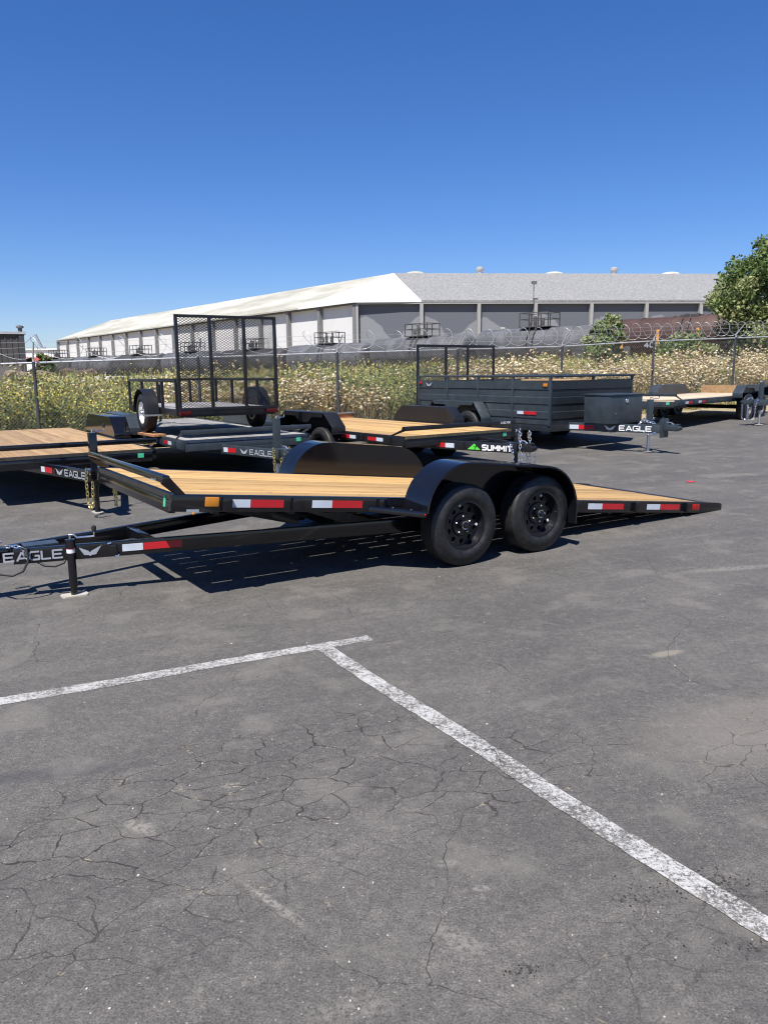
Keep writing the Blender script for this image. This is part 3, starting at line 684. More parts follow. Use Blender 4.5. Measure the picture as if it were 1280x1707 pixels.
jack(TR, 3.37, .225, .43, 0, 'black_paint', crank=(-.95, .30))
b = MB(); b.lathe([(.0305, .33), (.0312, .33), (.0312, .385), (.0305, .385)], c=(3.37, .225, 0), axis='z', n=16); b.build('warning_label', 'label_white', TR, smooth=True)
b = MB(); b.lathe([(.0313, .36), (.0318, .36), (.0318, .385), (.0313, .385)], c=(3.37, .225, 0), axis='z', n=16); b.build('warning_stripe', 'red_tape', TR, smooth=True)
chain([(3.80, -.11, .41), (3.84, -.13, .42), (3.88, -.13, .38), (3.84, -.13, .33), (3.78, -.14, .35)], TR)
chain([(3.78, .06, .40), (3.72, .10, .405), (3.675, .135, .385), (3.67, .14, .345), (3.66, .145, .31)], TR, link_l=.04, r=.005)
b = MB(); b.path([(3.70, .10, .40), (3.66, .16, .38), (3.66, .19, .30), (3.70, .19, .23), (3.77, .18, .205), (3.85, .14, .22), (3.92, .05, .28)], .009, 8); b.build('breakaway_cable', 'cable_black', TR, smooth=True)
b = MB(); b.path([(3.60, .12, .28), (3.55, .17, .245), (3.48, .19, .235), (3.42, .20, .255), (3.40, .18, .28)], .009, 8); b.build('wiring_loop', 'cable_black', TR, smooth=True)

# ------------------------------------------------------------------ the parked flatbeds
def gp(x, y): return (x, y, gz(x, y))
F2 = flatbed('flatbed_trailer', 'black flatbed trailer with tan plank deck cut off by the left edge', gp(-3.97, 9.95), 33 - 90, 5.3, 2.1, DZ, 1.38, 'black_paint', 'wood_tan', 10, -3.2, letters='EAGLE', jack_sq=True, fender_h=.32, fender_l=2.0)
F3 = flatbed('flatbed_trailer', 'slate flatbed trailer with weathered grey deck carrying a small mesh-gate trailer', gp(-2.06, 11.88), 32 - 90, 5.6, 2.1, DZ + .01, 1.38, 'slate_paint', 'wood_grey', 10, -3.0, letters='EAGLE', jack_sq=True)
F4 = flatbed('flatbed_trailer', 'black flatbed trailer with new plank deck and green mountain logo on its tongue', gp(1.22, 12.12), 37 - 90, 4.6, 2.34, DZ + .01, 1.36, 'black_satin', 'wood_new', 11, -2.35, letters='SUMMIT', chain_mat='bright_steel', fender_h=.30, fender_l=1.75)
b = MB(); b.box(-4.66, -4.60, .40, 1.17, DZ - .02, DZ + .10); b.build('tailboard', 'wood_block', F4)
b = MB(); b.box(-4.68, -4.58, .40, 1.17, DZ + .103, DZ + .12); b.build('tailboard_cap', 'zinc', F4)
for s in (-1, 1):   # chain hooks hung on the coupler
    chain([(1.33, s * .10, .67), (1.335, s * .10, .45), (1.34, s * .11, .22)], F4, 'bright_steel', link_l=.06, r=.007)
    b = MB(); b.path([(1.30, s * .10, .62), (1.30, s * .10, .69), (1.32, s * .10, .72), (1.35, s * .10, .70), (1.345, s * .10, .66)], .012, 8); b.build('chain_hook', 'bright_steel', F4, smooth=True)
F6 = flatbed('flatbed_trailer', 'slate flatbed trailer with pale deck boards parked by the fence at right', gp(6.14, 19.0), math.degrees(math.atan2(-.70, -.714)), 6.0, 2.06, .70, 1.36, 'slate_paint', 'wood_pale', 10, -4.2, wheel_r=.385, rim='rim_slate', letters=None, jack_sq=True, fender_l=2.0, fender_h=.28, chain_mat='bright_steel')
b = MB(); b.box(-6.02, -5.96, -1.0, .35, .70, .93); b.build('tailboard', 'wood_tan', F6)
b = MB(); b.bar((-5.75, .3, .72), (-5.94, .3, .92), .04, .04); b.build('tailboard_brace', 'slate_paint', F6)
F7 = flatbed('flatbed_trailer', 'slate trailer tongue with jack reaching in at the right edge', gp(10.35, 19.2), 180 + 8, 3.6, 2.06, .70, 1.5, 'slate_paint', 'wood_pale', 10, -2.2, wheel_r=.36, rim='rim_slate', letters=None, jack_sq=True, chain_mat='bright_steel')

# ------------------------------------------------------------------ small mesh-gate trailer standing on the grey deck
def mesh_panel(name, parent, M, w, h, mat, pitch=.055, ang=32, r=.0022):
    """expanded-metal sheet: crossed flat strands clipped to a rectangle, drawn in the xy plane of M"""
    b = MB(M); t = math.tan(R(ang))
    for sgn in (-1, 1):
        n = int((w + h / t) / pitch) + 2
        for i in range(n):
            x0 = -h / t + i * pitch if sgn > 0 else i * pitch
            a = (x0, 0); c = (x0 + sgn * h / t, h)
            # clip to 0..w in x
            def clip(a, c):
                (ax, ay), (cx, cy) = a, c
                if ax == cx: return None
                ts = sorted(((0 - ax) / (cx - ax), (w - ax) / (cx - ax))); t0, t1 = max(0, ts[0]), min(1, ts[1])
                if t1 - t0 < .002: return None
                return (ax + (cx - ax) * t0, ay + (cy - ay) * t0), (ax + (cx - ax) * t1, ay + (cy - ay) * t1)
            q = clip(a, c)
            if not q: continue
            (ax, ay), (cx, cy) = q; z = .002 * sgn
            d = Vector((cx - ax, cy - ay)).normalized(); nn = Vector((-d.y, d.x)) * r
            b.add([(ax + nn.x, ay + nn.y, z), (ax - nn.x, ay - nn.y, z), (cx - nn.x, cy - nn.y, z), (cx + nn.x, cy + nn.y, z), (ax, ay, z + .003), (cx, cy, z + .003)], [(0, 1, 2, 3), (1, 0, 4), (2, 5, 3), (0, 3, 5, 4), (1, 4, 5, 2)])
    return b.build(name, mat, parent, recalc=False)
a3 = R(32); e3 = Vector((math.cos(a3), math.sin(a3))); f3 = Vector((math.sin(a3), -math.cos(a3)))
c8 = Vector((-2.06, 11.88)) + f3 * (-.33) + e3 * (-.17)
U8 = empty('utility_trailer', (c8.x, c8.y, gz(-2.06, 11.88) + DZ + .05), math.atan2(-f3.y, -f3.x))
tag(U8, 'small black single-axle trailer with tall mesh ramp gate standing on the grey deck', 'trailer')
W8, L8 = .80, 2.75; zf = .40
for s in (-1, 1):
    b = MB(); b.box(0, L8, s * W8 - .025, s * W8 + .025, zf - .10, zf - .002); b.build('side_rail', 'black_satin', U8, bevel=.003)
    b = MB(); b.bar((0.03, s * W8, zf + .42), (L8, s * W8, zf + .42), .04, .04); b.build('top_rail', 'black_satin', U8, bevel=.003)
    for x in (.02, .75, 1.9, L8 - .02):
        b = MB(); b.box(x - .02, x + .02, s * W8 - .02, s * W8 + .02, zf - .002, zf + .40); b.build('rail_post', 'black_satin', U8)
    b = MB(); b.box(-.045, -.02, s * (W8 - .10) - .09, s * (W8 - .10) + .09, zf - .085, zf - .02); b.build('tail_lamp', 'red_lens', U8, bevel=.006)
    # round fender
    b = MB(); pr = [(math.cos(t), math.sin(t)) for t in [math.pi * i / 14 for i in range(15)]]; vs_ = []; fs_ = []
    for (c_, s_) in pr:
        for rr in (.37, .385):
            for y in (s * (W8 + .05), s * (W8 + .25)): vs_.append((1.18 + rr * c_ * 1.04, y, .31 + rr * s_))
    for i in range(14):
        o_ = 4 * i; fs_ += [(o_, o_ + 1, o_ + 5, o_ + 4), (o_ + 2, o_ + 6, o_ + 7, o_ + 3), (o_ + 1, o_ + 3, o_ + 7, o_ + 5), (o_, o_ + 4, o_ + 6, o_ + 2)]
    b.add(vs_, fs_); b.build('fender', 'black_satin', U8, smooth=True)
    b = MB(); b.prism([(1.18 + .372 * c_ * 1.04, .31 + .372 * s_) for c_, s_ in pr], s * (W8 + .052), s * (W8 + .056), lambda a, c, d: (a, d, c)); b.build('fender_inner_panel', 'black_satin', U8)
    b = MB(); b.box(.75, .82, min(s * (W8 + .03), s * (W8 + .30)), max(s * (W8 + .03), s * (W8 + .30)), .275, .300); b.build('fender_bracket', 'zinc', U8)
    wheel(U8, (1.18, s * (W8 + .14), .31), s, .31, .18, 'silver_rim', .175)
for x, nm in ((.02, 'rear_beam'), (L8 - .025, 'front_beam')):
    b = MB(); b.box(x - .025, x + .025, -W8 + .026, W8 - .026, zf - .12, zf - .004); b.build(nm, 'black_satin', U8, bevel=.003)
b = MB(); b.bar((L8, -W8, zf + .42), (L8, W8, zf + .42), .04, .04); b.build('front_top_rail', 'black_satin', U8)
for y in (-.3, .3):
    b = MB(); b.box(L8 - .04, L8, y - .02, y + .02, zf, zf + .40); b.build('rail_post', 'black_satin', U8)
planks(U8, .05, L8 - .05, -W8 + .03, W8 - .03, 8, zf, 'wood_grey')
b = MB(); b.tube((1.18, -.9, .31), (1.18, .9, .31), .03, 10); b.build('axle', 'black_satin', U8, smooth=True)
for s in (-1, 1):
    b = MB(); b.bar((L8, s * .5, zf - .08), (L8 + 1.2, s * .05, zf - .08), .05, .09); b.build('tongue_beam', 'black_satin', U8)
jack(U8, L8 + .95, 0, zf + .32, 0.0, 'black_satin')
gate = empty('ramp_gate', (0, 0, 0), 0, U8); gz0, gz1 = zf - .02, zf + 1.38; xg = -.06
for y in (-W8 + .02, -.27, .27, W8 - .02):
    b = MB(); b.box(xg - .022, xg + .022, y - .022, y + .022, gz0 + .042, gz1 - .042); b.build('gate_upright', 'black_satin', gate, bevel=.003)
for z in (gz0 + .02, gz1 - .02):
    b = MB(); b.box(xg - .022, xg + .022, -W8, W8, z - .021, z + .021); b.build('gate_bar', 'black_satin', gate, bevel=.003)
mesh_panel('gate_mesh', gate, frame((xg + .03, -W8 + .02, gz0 + .03), (0, 1, 0), (1, 0, 0)), 2 * W8 - .04, gz1 - gz0 - .06, 'black_satin', pitch=.060, r=.0036)
# lumber blocks under its tyres, and a strap
M8 = U8.matrix_basis.copy(); M8 = Matrix.Translation(U8.location) @ Matrix.Rotation(U8.rotation_euler.z, 4, 'Z')
for s, lab in ((1, 'left'), (-1, 'right')):
    b = MB(); b.box(-.34, .34, -.10, .10, -.038, 0); p = M8 @ Vector((.98, s * (W8 + .14), -.004))
    o = b.build('lumber_block', 'wood_block', bevel=.003); o.location = p; o.rotation_euler.z = U8.rotation_euler.z + R(6 * s)
    tag(o, f'brown board lying on the grey deck under the small trailer\'s {"left, silver-rimmed tyre" if s > 0 else "far right tyre"}', 'board')

# ------------------------------------------------------------------ slate high-sided trailer
HS = empty('high_sided_trailer', gp(4.16, 15.45), R(35 - 90))
tag(HS, 'slate trailer with ribbed high sides, rear mesh gate and toolbox on the tongue', 'trailer')
Lh, Wh, zb_, zt_ = 4.1, 1.20, .48, 1.31
def ribbed(parent, name, M, w, mat):   # panel with pressed horizontal ribs, local x along, y up, z out
    hs = [0, .10, .115, .235, .25, .375, .39, .51, .525, .65, .665, zt_ - zb_]; zz = [0.0, 0.0, .014, .014, 0, 0, .014, .014, 0, 0, .014, .014]
    b = MB(M); V_ = []; F_ = []
    for h_, d_ in zip(hs, zz): V_ += [(0, h_, d_), (w, h_, d_)]
    for i in range(len(hs) - 1): F_.append((2 * i, 2 * i + 1, 2 * i + 3, 2 * i + 2))
    n = len(V_); V_ += [(x, y, z - .008) for x, y, z in V_]; F_ += [tuple(i + n for i in f[::-1]) for f in F_]
    b.add(V_, F_); return b.build(name, mat, parent, recalc=False)
px_ = [-Lh + .03, -3.05, -2.05, -1.02, -.03]
for s in (-1, 1):
    for a, c in zip(px_[:-1], px_[1:]):
        M = frame((a + .025, s * (Wh - .005), zb_), (1, 0, 0), (0, s, 0)) if s < 0 else frame((c - .025, s * (Wh - .005), zb_), (-1, 0, 0), (0, s, 0))
        ribbed(HS, 'side_panel', M, c - a - .05, 'slate_paint')
    for x in px_:
        b = MB(); b.box(x - .024, x + .024, s * Wh - .02, s * Wh + .026, zb_ - .02, 1.375); b.build('side_post', 'slate_paint', HS, bevel=.004)
    b = MB(); b.box(-Lh, 0, s * (Wh - .02) - .02, s * (Wh - .02) + .02, zb_ - .13, zb_ - .022); b.build('lower_rail', 'slate_dark', HS, bevel=.003)
    b = MB(); b.tube((-Lh, s * Wh, 1.395), (.03, s * Wh, 1.395), .024, 12); b.build('top_rail', 'slate_paint', HS, smooth=True)
M = frame((-.005, Wh - .03, zb_), (0, -1, 0), (1, 0, 0)); ribbed(HS, 'front_panel', frame((-.02, -Wh + .03, zb_), (0, 1, 0), (1, 0, 0)), 2 * Wh - .06, 'slate_dark')
b = MB(); b.box(-.045, -.005, -.022, .022, zt_ + .002, 1.375); b.build('front_post', 'slate_paint', HS)
b = MB(); b.tube((0.0, -Wh - .02, 1.395), (0.0, Wh + .04, 1.395), .024, 12); b.build('front_top_rail', 'slate_paint', HS, smooth=True)
b = MB(); b.box(-.05, -.002, -Wh + .002, Wh - .002, zb_ - .13, zb_ - .004); b.build('front_beam', 'slate_dark', HS, bevel=.003)
planks(HS, -Lh + .02, -.06, -Wh + .03, Wh - .03, 10, zb_, 'wood_tan')
b = MB(); b.box(-1.9, -.5, -.1, .7, zb_ + .80, zb_ + .84); o = b.build('lumber_sheet', 'wood_tan', bevel=.003); o.matrix_world = Matrix.Translation(HS.location) @ Matrix.Rotation(HS.rotation_euler.z, 4, 'Z')
tag(o, 'brown timber board just showing above the sides of the slate high-sided trailer', 'board')
b = MB(); b.box(-1.85, -.55, -.05, .65, zb_ + .002, zb_ + .798); o2 = b.build('stacked_lumber', 'wood_block', o)
b = MB()
hg = empty('rear_gate', (0, 0, 0), 0, HS); xg = -Lh - .05
for y in (-Wh + .02, -.34, .34, Wh - .02):
    b = MB(); b.box(xg - .022, xg + .022, y - .026, y + .026, .50, 2.06); b.build('gate_upright', 'black_satin', hg, bevel=.003)
for z in (.47, 1.27, 2.09):
    b = MB(); b.box(xg - .023, xg + .023, -Wh, Wh, z - .029, z + .029); b.build('gate_bar', 'black_satin', hg, bevel=.003)
mesh_panel('gate_mesh', hg, frame((xg + .03, -Wh + .02, .5), (0, 1, 0), (1, 0, 0)), 2 * Wh - .04, 1.56, 'black_satin', pitch=.07, r=.0032)
for s in (-1, 1):
    b = MB(); b.bar((xg - .14, s * (Wh + .0), .40), (xg + .02, s * (Wh + .0), .98), .012, .06); b.build('gate_stay', 'slate_paint', hg)
for s in (-1, 1):
    box_fender(HS, -2.55, s * (Wh + .03), s * (Wh + .29), 1.85, zb_ - .02, zb_ + .40, 'slate_paint')
    for k_ in (-.44, .44): wheel(HS, (-2.55 + k_, s * (Wh + .165), .345), s, .345, .205, 'rim_black', .2)
for k_ in (-.44, .44):
    b = MB(); b.tube((-2.55 + k_, -1.1, .345), (-2.55 + k_, 1.1, .345), .035, 10); b.build('axle', 'black_satin', HS, smooth=True)
TLH = 1.74; zt2, zb2 = .51, .355
for s in (-1, 1):
    b = MB(); b.bar((-.9, s * .95, (zt2 + zb2) / 2), (TLH - .12, s * .085, (zt2 + zb2) / 2), .05, zt2 - zb2); b.build('tongue_beam', 'slate_paint', HS, bevel=.004)
p0 = Vector((-.9, -.95)); p1 = Vector((TLH - .12, -.085)); bd = (p1 - p0).normalized(); bn = Vector((bd.y, -bd.x)); q0 = p0 + bn * .0265; h = zt2 - zb2; Lb = (p1 - p0).length
M = frame((q0.x, q0.y, zb2), (bd.x, bd.y, 0), (bn.x, bn.y, 0)); a0 = Lb - 1.72
for a, c, m in ((a0, a0 + .185, 'white_tape'), (a0 + .187, a0 + .48, 'red_tape')):
    b = MB(M); b.box(a, c, h * .2, h * .72, 0, .003); b.build('reflector', m, HS)
wings(M @ Matrix.Translation((a0 + .80, h * .16, 0)), .23, h * .66, 'letter_white', HS)
lettering('EAGLE', M @ Matrix.Translation((a0 + .98, h * .2, 0)), h * .6, .60, 'letter_white', HS, .2)
cp = MB(); cp.box(TLH - .12, TLH - .075, -.10, .10, .28, .62); pl = cp.build('hitch_plate', 'slate_paint', HS, bevel=.004)
cp = MB(); cp.prism([(-.26, .51), (-.12, .51), (-.12, .66)], -.006, .006, lambda a, c, d: (TLH + a, d, c)); cp.build('hitch_gusset', 'slate_paint', HS)
coupler(HS, TLH + .08, .455, 'slate_paint')
jack(HS, TLH - .42, 0, .96, 0, 'slate_paint', crank=(.5, .8), square=True)
chain([(TLH - .42, -.10, .60), (TLH - .52, -.16, .53), (TLH - .50, -.20, .44), (TLH - .38, -.19, .36), (TLH - .25, -.16, .33), (TLH - .18, -.14, .36)], HS, 'bright_steel', link_l=.075, r=.010)
chain([(TLH - .40, .10, .60), (TLH - .50, -.06, .60), (TLH - .36, -.15, .57), (TLH - .22, -.12, .54)], HS, 'bright_steel', link_l=.07, r=.009)
b = MB(); b.box(.32, .94, -.64, .28, .515, 1.03); tb = b.build('toolbox', 'slate_paint', HS, bevel=.008)
b = MB(); b.box(.305, .955, -.655, .295, 1.033, 1.06); b.build('lid', 'slate_paint', tb, bevel=.006)
b = MB(); b.lathe([(.001, .014), (.03, .014), (.034, .010), (.042, .008), (.045, .0)], c=(.941, -.18, .93), axis='x', n=20, closed=False); b.build('lock', 'bright_steel', tb, smooth=True)
Ms = frame((0, -Wh - .0115, 0), (1, 0, 0), (0, -1, 0))
for x0, x1, m in ((-.87, -.70, 'white_tape'), (-.698, -.36, 'red_tape')):
    b = MB(Ms); b.box(x0, x1, .66, .72, 0, .012); b.build('reflector', m, HS)
b = MB(Ms); b.box(-.19, -.09, 1.20, 1.26, 0, .02); b.build('marker_lamp', 'amber_lens', HS, bevel=.006)
b = MB(Ms); b.box(-Lh + .07, -Lh + .16, 1.22, 1.28, 0, .02); b.build('marker_lamp', 'red_lens', HS, bevel=.006)
wings(Ms @ Matrix.Translation((-3.68, 1.17, .004)), .24, .10, 'letter_grey', HS, off=.008)

# ------------------------------------------------------------------ chain-link fence
FN = empty('chain_link_fence', (*fence_pt(0), gz(*fence_pt(0))))
tag(FN, 'chain-link fence with angled arms and coiled razor wire along the weeds', 'fence')
FO = Vector(FN.location); FB = MB(Matrix.Translation(-FO))
def fmb(): return MB(Matrix.Translation(-FO))
def rail_z(t):
    x, y = fence_xy(t); px = (-570 + 241.9 * t) / (1 + .0889 * t)
    ypix = np.interp(px, [-900, -570, -73, 285, 430, 575, 800], [617, 606, 590, 580, 571.5, 566, 558])
    hor = 619.6 - .0105 * px
    return CAM_H + (hor - ypix) * y / 1290
T0, T1 = -1.6, 7.5
for i in range(-1, 8):
    x, y = fence_xy(i); zt = rail_z(i); b = fmb(); lean = .03 * math.sin(i * 2.3)
    b.path([(x, y, gz(x, y) - .1), (x + lean * .3, y, zt + .02)], .036, 10); p = b.build('post', 'post_steel', FN, smooth=True)
    b = fmb(); q = Vector((x, y)) - FNOR * .30 + FDIR * .03
    b.path([(x + lean * .3, y, zt + .02), (x + lean * .3, y, zt + .10), (q.x, q.y, zt + .44)], [.026, .022, .014], 8); b.build('wire_arm', 'galvanised', FN, smooth=True)
tt = np.linspace(T0, T1, 60)
b = fmb(); b.path([(*fence_xy(t), rail_z(t)) for t in tt], .021, 8); b.build('top_rail', 'galvanised', FN, smooth=True)
for j, (bk, up) in enumerate(((.10, .20), (.20, .32), (.29, .43))):
    b = fmb(); pts_ = []
    for t in np.linspace(T0, T1, 240):
        x, y = fence_xy(t); q = Vector((x, y)) - FNOR * bk; pts_.append((q.x, q.y, rail_z(t) + up - .012 * abs(math.sin(math.pi * t))))
    b.path(pts_, .0035, 4); b.build('barbed_strand', 'galvanised', FN)
# woven wire, as two families of crossing straight wires
Ltot = (T1 - T0) * FSP; s0 = T0 * FSP; V = []; F = []; pitch = .080; rw = .0019; n = int((Ltot + 2.3) / pitch)
def wpt(s_, f_, o_):      # f_ 0..1 up the fabric
    x, y = fence_pt(s_, o_); t = s_ / FSP; z0_ = gz(x, y) - .02; return np.array([x, y, z0_ + (rail_z(t) - z0_) * f_])
for sgn in (-1, 1):
    for i in range(n):
        sa = s0 - 2.2 + i * pitch if sgn > 0 else s0 + i * pitch
        for f0_, f1_ in ((0, .5), (.5, 1)):
            a_ = sa + sgn * 2.0 * f0_; c_ = sa + sgn * 2.0 * f1_
            if not (s0 <= a_ <= s0 + Ltot and s0 <= c_ <= s0 + Ltot): continue
            A, B_ = wpt(a_, f0_, .004 * sgn), wpt(c_, f1_, .004 * sgn); o = len(V)
            side = np.array([FDIR.x, FDIR.y, -sgn]) * rw * .75; nn = np.array([FNOR.x, FNOR.y, 0]) * rw * 1.2
            V += [A + side, A - side, A - nn, B_ + side, B_ - side, B_ - nn]
            F += [(o, o + 3, o + 4, o + 1), (o + 1, o + 4, o + 5, o + 2), (o + 2, o + 5, o + 3, o)]
o = mesh_np('chain_link_fabric', np.array(V) - np.array(FO), np.array(F), 'fabric_wire', kind='stuff', parent=FN)
# razor coil resting in the arms
b = fmb(); pts_ = []; s_ = T0 * FSP; ph = 0.0
while s_ < T1 * FSP:
    t = s_ / FSP; pit = float(np.interp(t, [-2, 2.2, 4, 8], [.95, .85, .45, .34])); x, y = fence_xy(t); c = Vector((x, y)) - FNOR * .10; rad = .235
    o2 = FDIR * (float(np.interp(t, [2, 4], [.24, .15])) * math.cos(ph + .5)) - FNOR * (rad * .6 * math.cos(ph))
    pts_.append((c.x + o2.x, c.y + o2.y, rail_z(t) + .30 + rad * math.sin(ph) + .02 * math.sin(ph * .23)))
    ph += 2 * math.pi / 26; s_ += pit / 26
b.path(pts_, .0056, 5); b.build('razor_coil', 'galvanised', FN, smooth=True)

# ------------------------------------------------------------------ weeds behind the fence
def veg_mat(name, rough=.7, trans=.25):
    k = NT(name); a = k.n('ShaderNodeVertexColor'); a.layer_name = 'tint'; k.set(a.outputs[0], rough, spec=.25)
    t = k.n('ShaderNodeBsdfTranslucent'); k.put(t.inputs[0], a.outputs[0]); m = k.n('ShaderNodeMixShader'); m.inputs[0].default_value = trans
    k.t.links.new(k.b.outputs[0], m.inputs[1]); k.t.links.new(t.outputs[0], m.inputs[2])
    k.t.links.new(m.outputs[0], k.t.nodes['Material Output'].inputs[0]); MATS[name] = k.m
veg_mat('leaf_tint'); veg_mat('dry_tint', .9, .15)
def quads(c, d, w, ln, col, jag=.5):
    """leaf diamonds: centre c, direction d, half-width vector w, length ln"""
    n = len(c); V = np.empty((n, 4, 3)); V[:, 0] = c; V[:, 1] = c + d * (ln * .45)[:, None] + w; V[:, 2] = c + d * ln[:, None]; V[:, 3] = c + d * (ln * .45)[:, None] - w
    F = np.arange(4 * n).reshape(n, 4); return V.reshape(-1, 3), F, np.repeat(col, 4, 0)
def unit(a): return a / np.maximum(1e-6, np.linalg.norm(a, axis=1, keepdims=True))
def rdir(n, up=0.0):
    d = rng.normal(size=(n, 3)); d[:, 2] = d[:, 2] * .6 + up; return unit(d)
def plants(n, slo, shi, olo, ohi, hlo, hhi, opow=1.0):
    s_ = rng.uniform(slo, shi, n); o_ = olo + (ohi - olo) * rng.random(n) ** opow
    nc = max(3, n // 16); ci = rng.integers(nc, size=n); cs, co = rng.uniform(slo, shi, nc), olo + (ohi - olo) * rng.random(nc) ** opow; cm = rng.random(n) < .62
    s_ = np.where(cm, cs[ci] + rng.normal(size=n) * .22, s_); o_ = np.where(cm, np.clip(co[ci] + rng.normal(size=n) * .25, olo, ohi), o_)
    wide = 1 + np.maximum(0, o_ - 2) * .05
    s_ = (s_ - 8) * wide + 8
    xy = np.array([fence_pt(a, c) for a, c in zip(s_, o_)]); z = np.array([gfield(x, y) for x, y in xy]) - .03
    return s_, o_, np.column_stack([xy, z]), rng.uniform(hlo, hhi, n)
def pal(n, cols, wts=None, var=.18):
    c = np.array(cols)[rng.choice(len(cols), n, p=wts)]; return np.clip(c * (1 + rng.normal(size=(n, 1)) * var), .004, .9)
def clumpy(s_, o_, f=1.0, ph=0): return .5 + .25 * np.sin(s_ * 1.7 * f + ph + np.sin(o_ * 1.3)) + .25 * np.sin(s_ * .63 * f + 2 * ph + o_ * .9)
VV, FF, CC = [], [], []; no = [0]
def push(v, f, c): VV.append(v); FF.append(f + no[0]); CC.append(c); no[0] += len(v)
def flush(name, mat, label, cat):
    o = mesh_np(name, np.concatenate(VV), np.concatenate(FF), mat, np.concatenate(CC), kind='stuff'); tag(o, label, cat)
    VV.clear(); FF.clear(); CC.clear(); no[0] = 0
def stems(base, h, per, spread, w, cols, lean=.25, nseg=2):
    n = len(base); idx = np.repeat(np.arange(n), per); m = len(idx); b0 = base[idx] + np.column_stack([rng.normal(size=(m, 2)) * spread * .3, np.zeros(m)])
    hh = h[idx] * rng.uniform(.7, 1.05, m); le = rng.normal(size=(m, 2)) * lean * hh[:, None] * .5
    top = b0 + np.column_stack([le, hh]); mid_ = b0 + np.column_stack([le * .35, hh * .5]); wd = unit(np.column_stack([rng.normal(size=(m, 2)), np.zeros(m)])) * w
    col = pal(m, cols); V = np.empty((m, 6, 3)); V[:, 0] = b0 - wd; V[:, 1] = b0 + wd; V[:, 2] = mid_ + wd * .8; V[:, 3] = mid_ - wd * .8; V[:, 4] = top + wd * .4; V[:, 5] = top - wd * .4
    i = np.arange(m)[:, None] * 6; F = np.concatenate([i + np.array([[0, 1, 2, 3]]), i + np.array([[3, 2, 4, 5]])]); push(V.reshape(-1, 3), F, np.repeat(col, 6, 0)); return b0, mid_, top, idx
def leaves(b0, mid_, top, per, size, cols, wts=None, up=.3, rad=.10, lo=.1, asp=.32):
    n = len(b0); idx = np.repeat(np.arange(n), per); m = len(idx); t = rng.uniform(lo, 1, m)[:, None]
    p = np.where(t < .5, b0[idx] + (mid_[idx] - b0[idx]) * t * 2, mid_[idx] + (top[idx] - mid_[idx]) * (t * 2 - 1))
    d = rdir(m, up); p = p + d * rad * rng.random((m, 1)) * (1.1 - t * .7); w = unit(np.cross(d, rng.normal(size=(m, 3)))); ln = size * rng.uniform(.6, 1.4, m)
    push(*quads(p, d, w * (ln * asp)[:, None], ln, pal(m, cols, wts)))
def heads(pos, r, cols, wts=None):
    n = len(pos); rr = r * rng.uniform(.65, 1.35, n); tilt = rng.normal(size=(n, 2)) * .35
    V = np.empty((n, 8, 3)); 
    for j in range(8):
        a = 2 * np.pi * j / 8; x = np.cos(a); y = np.sin(a); V[:, j, 0] = pos[:, 0] + rr * x; V[:, j, 1] = pos[:, 1] + rr * y; V[:, j, 2] = pos[:, 2] + rr * (tilt[:, 0] * x + tilt[:, 1] * y) + rr * .15 * (j % 2)
    top = pos + np.column_stack([np.zeros((n, 2)), rr * .55]); bot = pos - np.column_stack([np.zeros((n, 2)), rr * .8])
    V = np.concatenate([V, top[:, None], bot[:, None]], 1); i = np.arange(n)[:, None] * 10
    f = [np.array([[8, j, j + 1, (j + 2) % 8]]) for j in range(0, 8, 2)] + [np.array([[9, (j + 2) % 8, j + 1, j]]) for j in range(0, 8, 2)]
    push(V.reshape(-1, 3), np.concatenate([i + q for q in f]), np.repeat(pal(n, cols, wts, .12), 10, 0))
GREEN = [(.165, .21, .065), (.22, .255, .08), (.28, .30, .12), (.11, .145, .046), (.34, .315, .105)]
DRY = [(.42, .32, .14), (.32, .23, .10), (.52, .41, .20), (.22, .15, .07)]
CREAM = [(.70, .58, .37), (.62, .49, .28), (.78, .69, .50), (.48, .36, .19)]
# green, yellow-flowering weeds
def green_patch(n, slo, shi, olo, ohi, hlo, hhi, per, nleaf, size, yellow, opow=1.0):
    s_, o_, base, h = plants(n, slo, shi, olo, ohi, hlo, hhi, opow); h = h * (.72 + .45 * clumpy(s_, o_, 1.3, 1))
    b0, mi, tp, idx = stems(base, h, per, .12, .006, [(.16, .17, .06), (.24, .21, .09)], .35)
    leaves(b0, mi, tp, nleaf, size, GREEN, up=.35, rad=.16)
    m = int(len(b0) * yellow)
    if m:
        pick = rng.choice(len(b0), m); d = rdir(m, .4); p = tp[pick] + rng.normal(size=(m, 3)) * np.array([.10, .10, .14]) - np.array([0, 0, .06]); w = unit(np.cross(d, rng.normal(size=(m, 3)))); ln = rng.uniform(.03, .055, m)
        push(*quads(p, d, w * (ln * .5)[:, None], ln, pal(m, [(.62, .50, .05), (.66, .58, .16), (.55, .42, .08)])))
green_patch(1500, -9, 5.5, .15, 2.6, .85, 1.25, 3, 13, .075, 2.2)
green_patch(1300, -9, 8.5, 2.4, 7, .9, 1.35, 3, 11, .10, 1.8)
green_patch(520, 7.2, 12.5, .5, 4.5, 1.0, 1.5, 3, 13, .09, .8)
green_patch(800, 4.5, 11.8, 1.6, 6.5, 1.05, 1.5, 3, 12, .10, .6)
green_patch(420, 12.0, 26, .8, 5, 1.0, 1.35, 2, 9, .09, .2)
green_patch(900, -14, 22, 7, 16, .9, 1.35, 3, 8, .14, 1.6)
flush('green_weeds', 'leaf_tint', 'dense green weeds with small yellow flowers behind the fence', 'weeds')
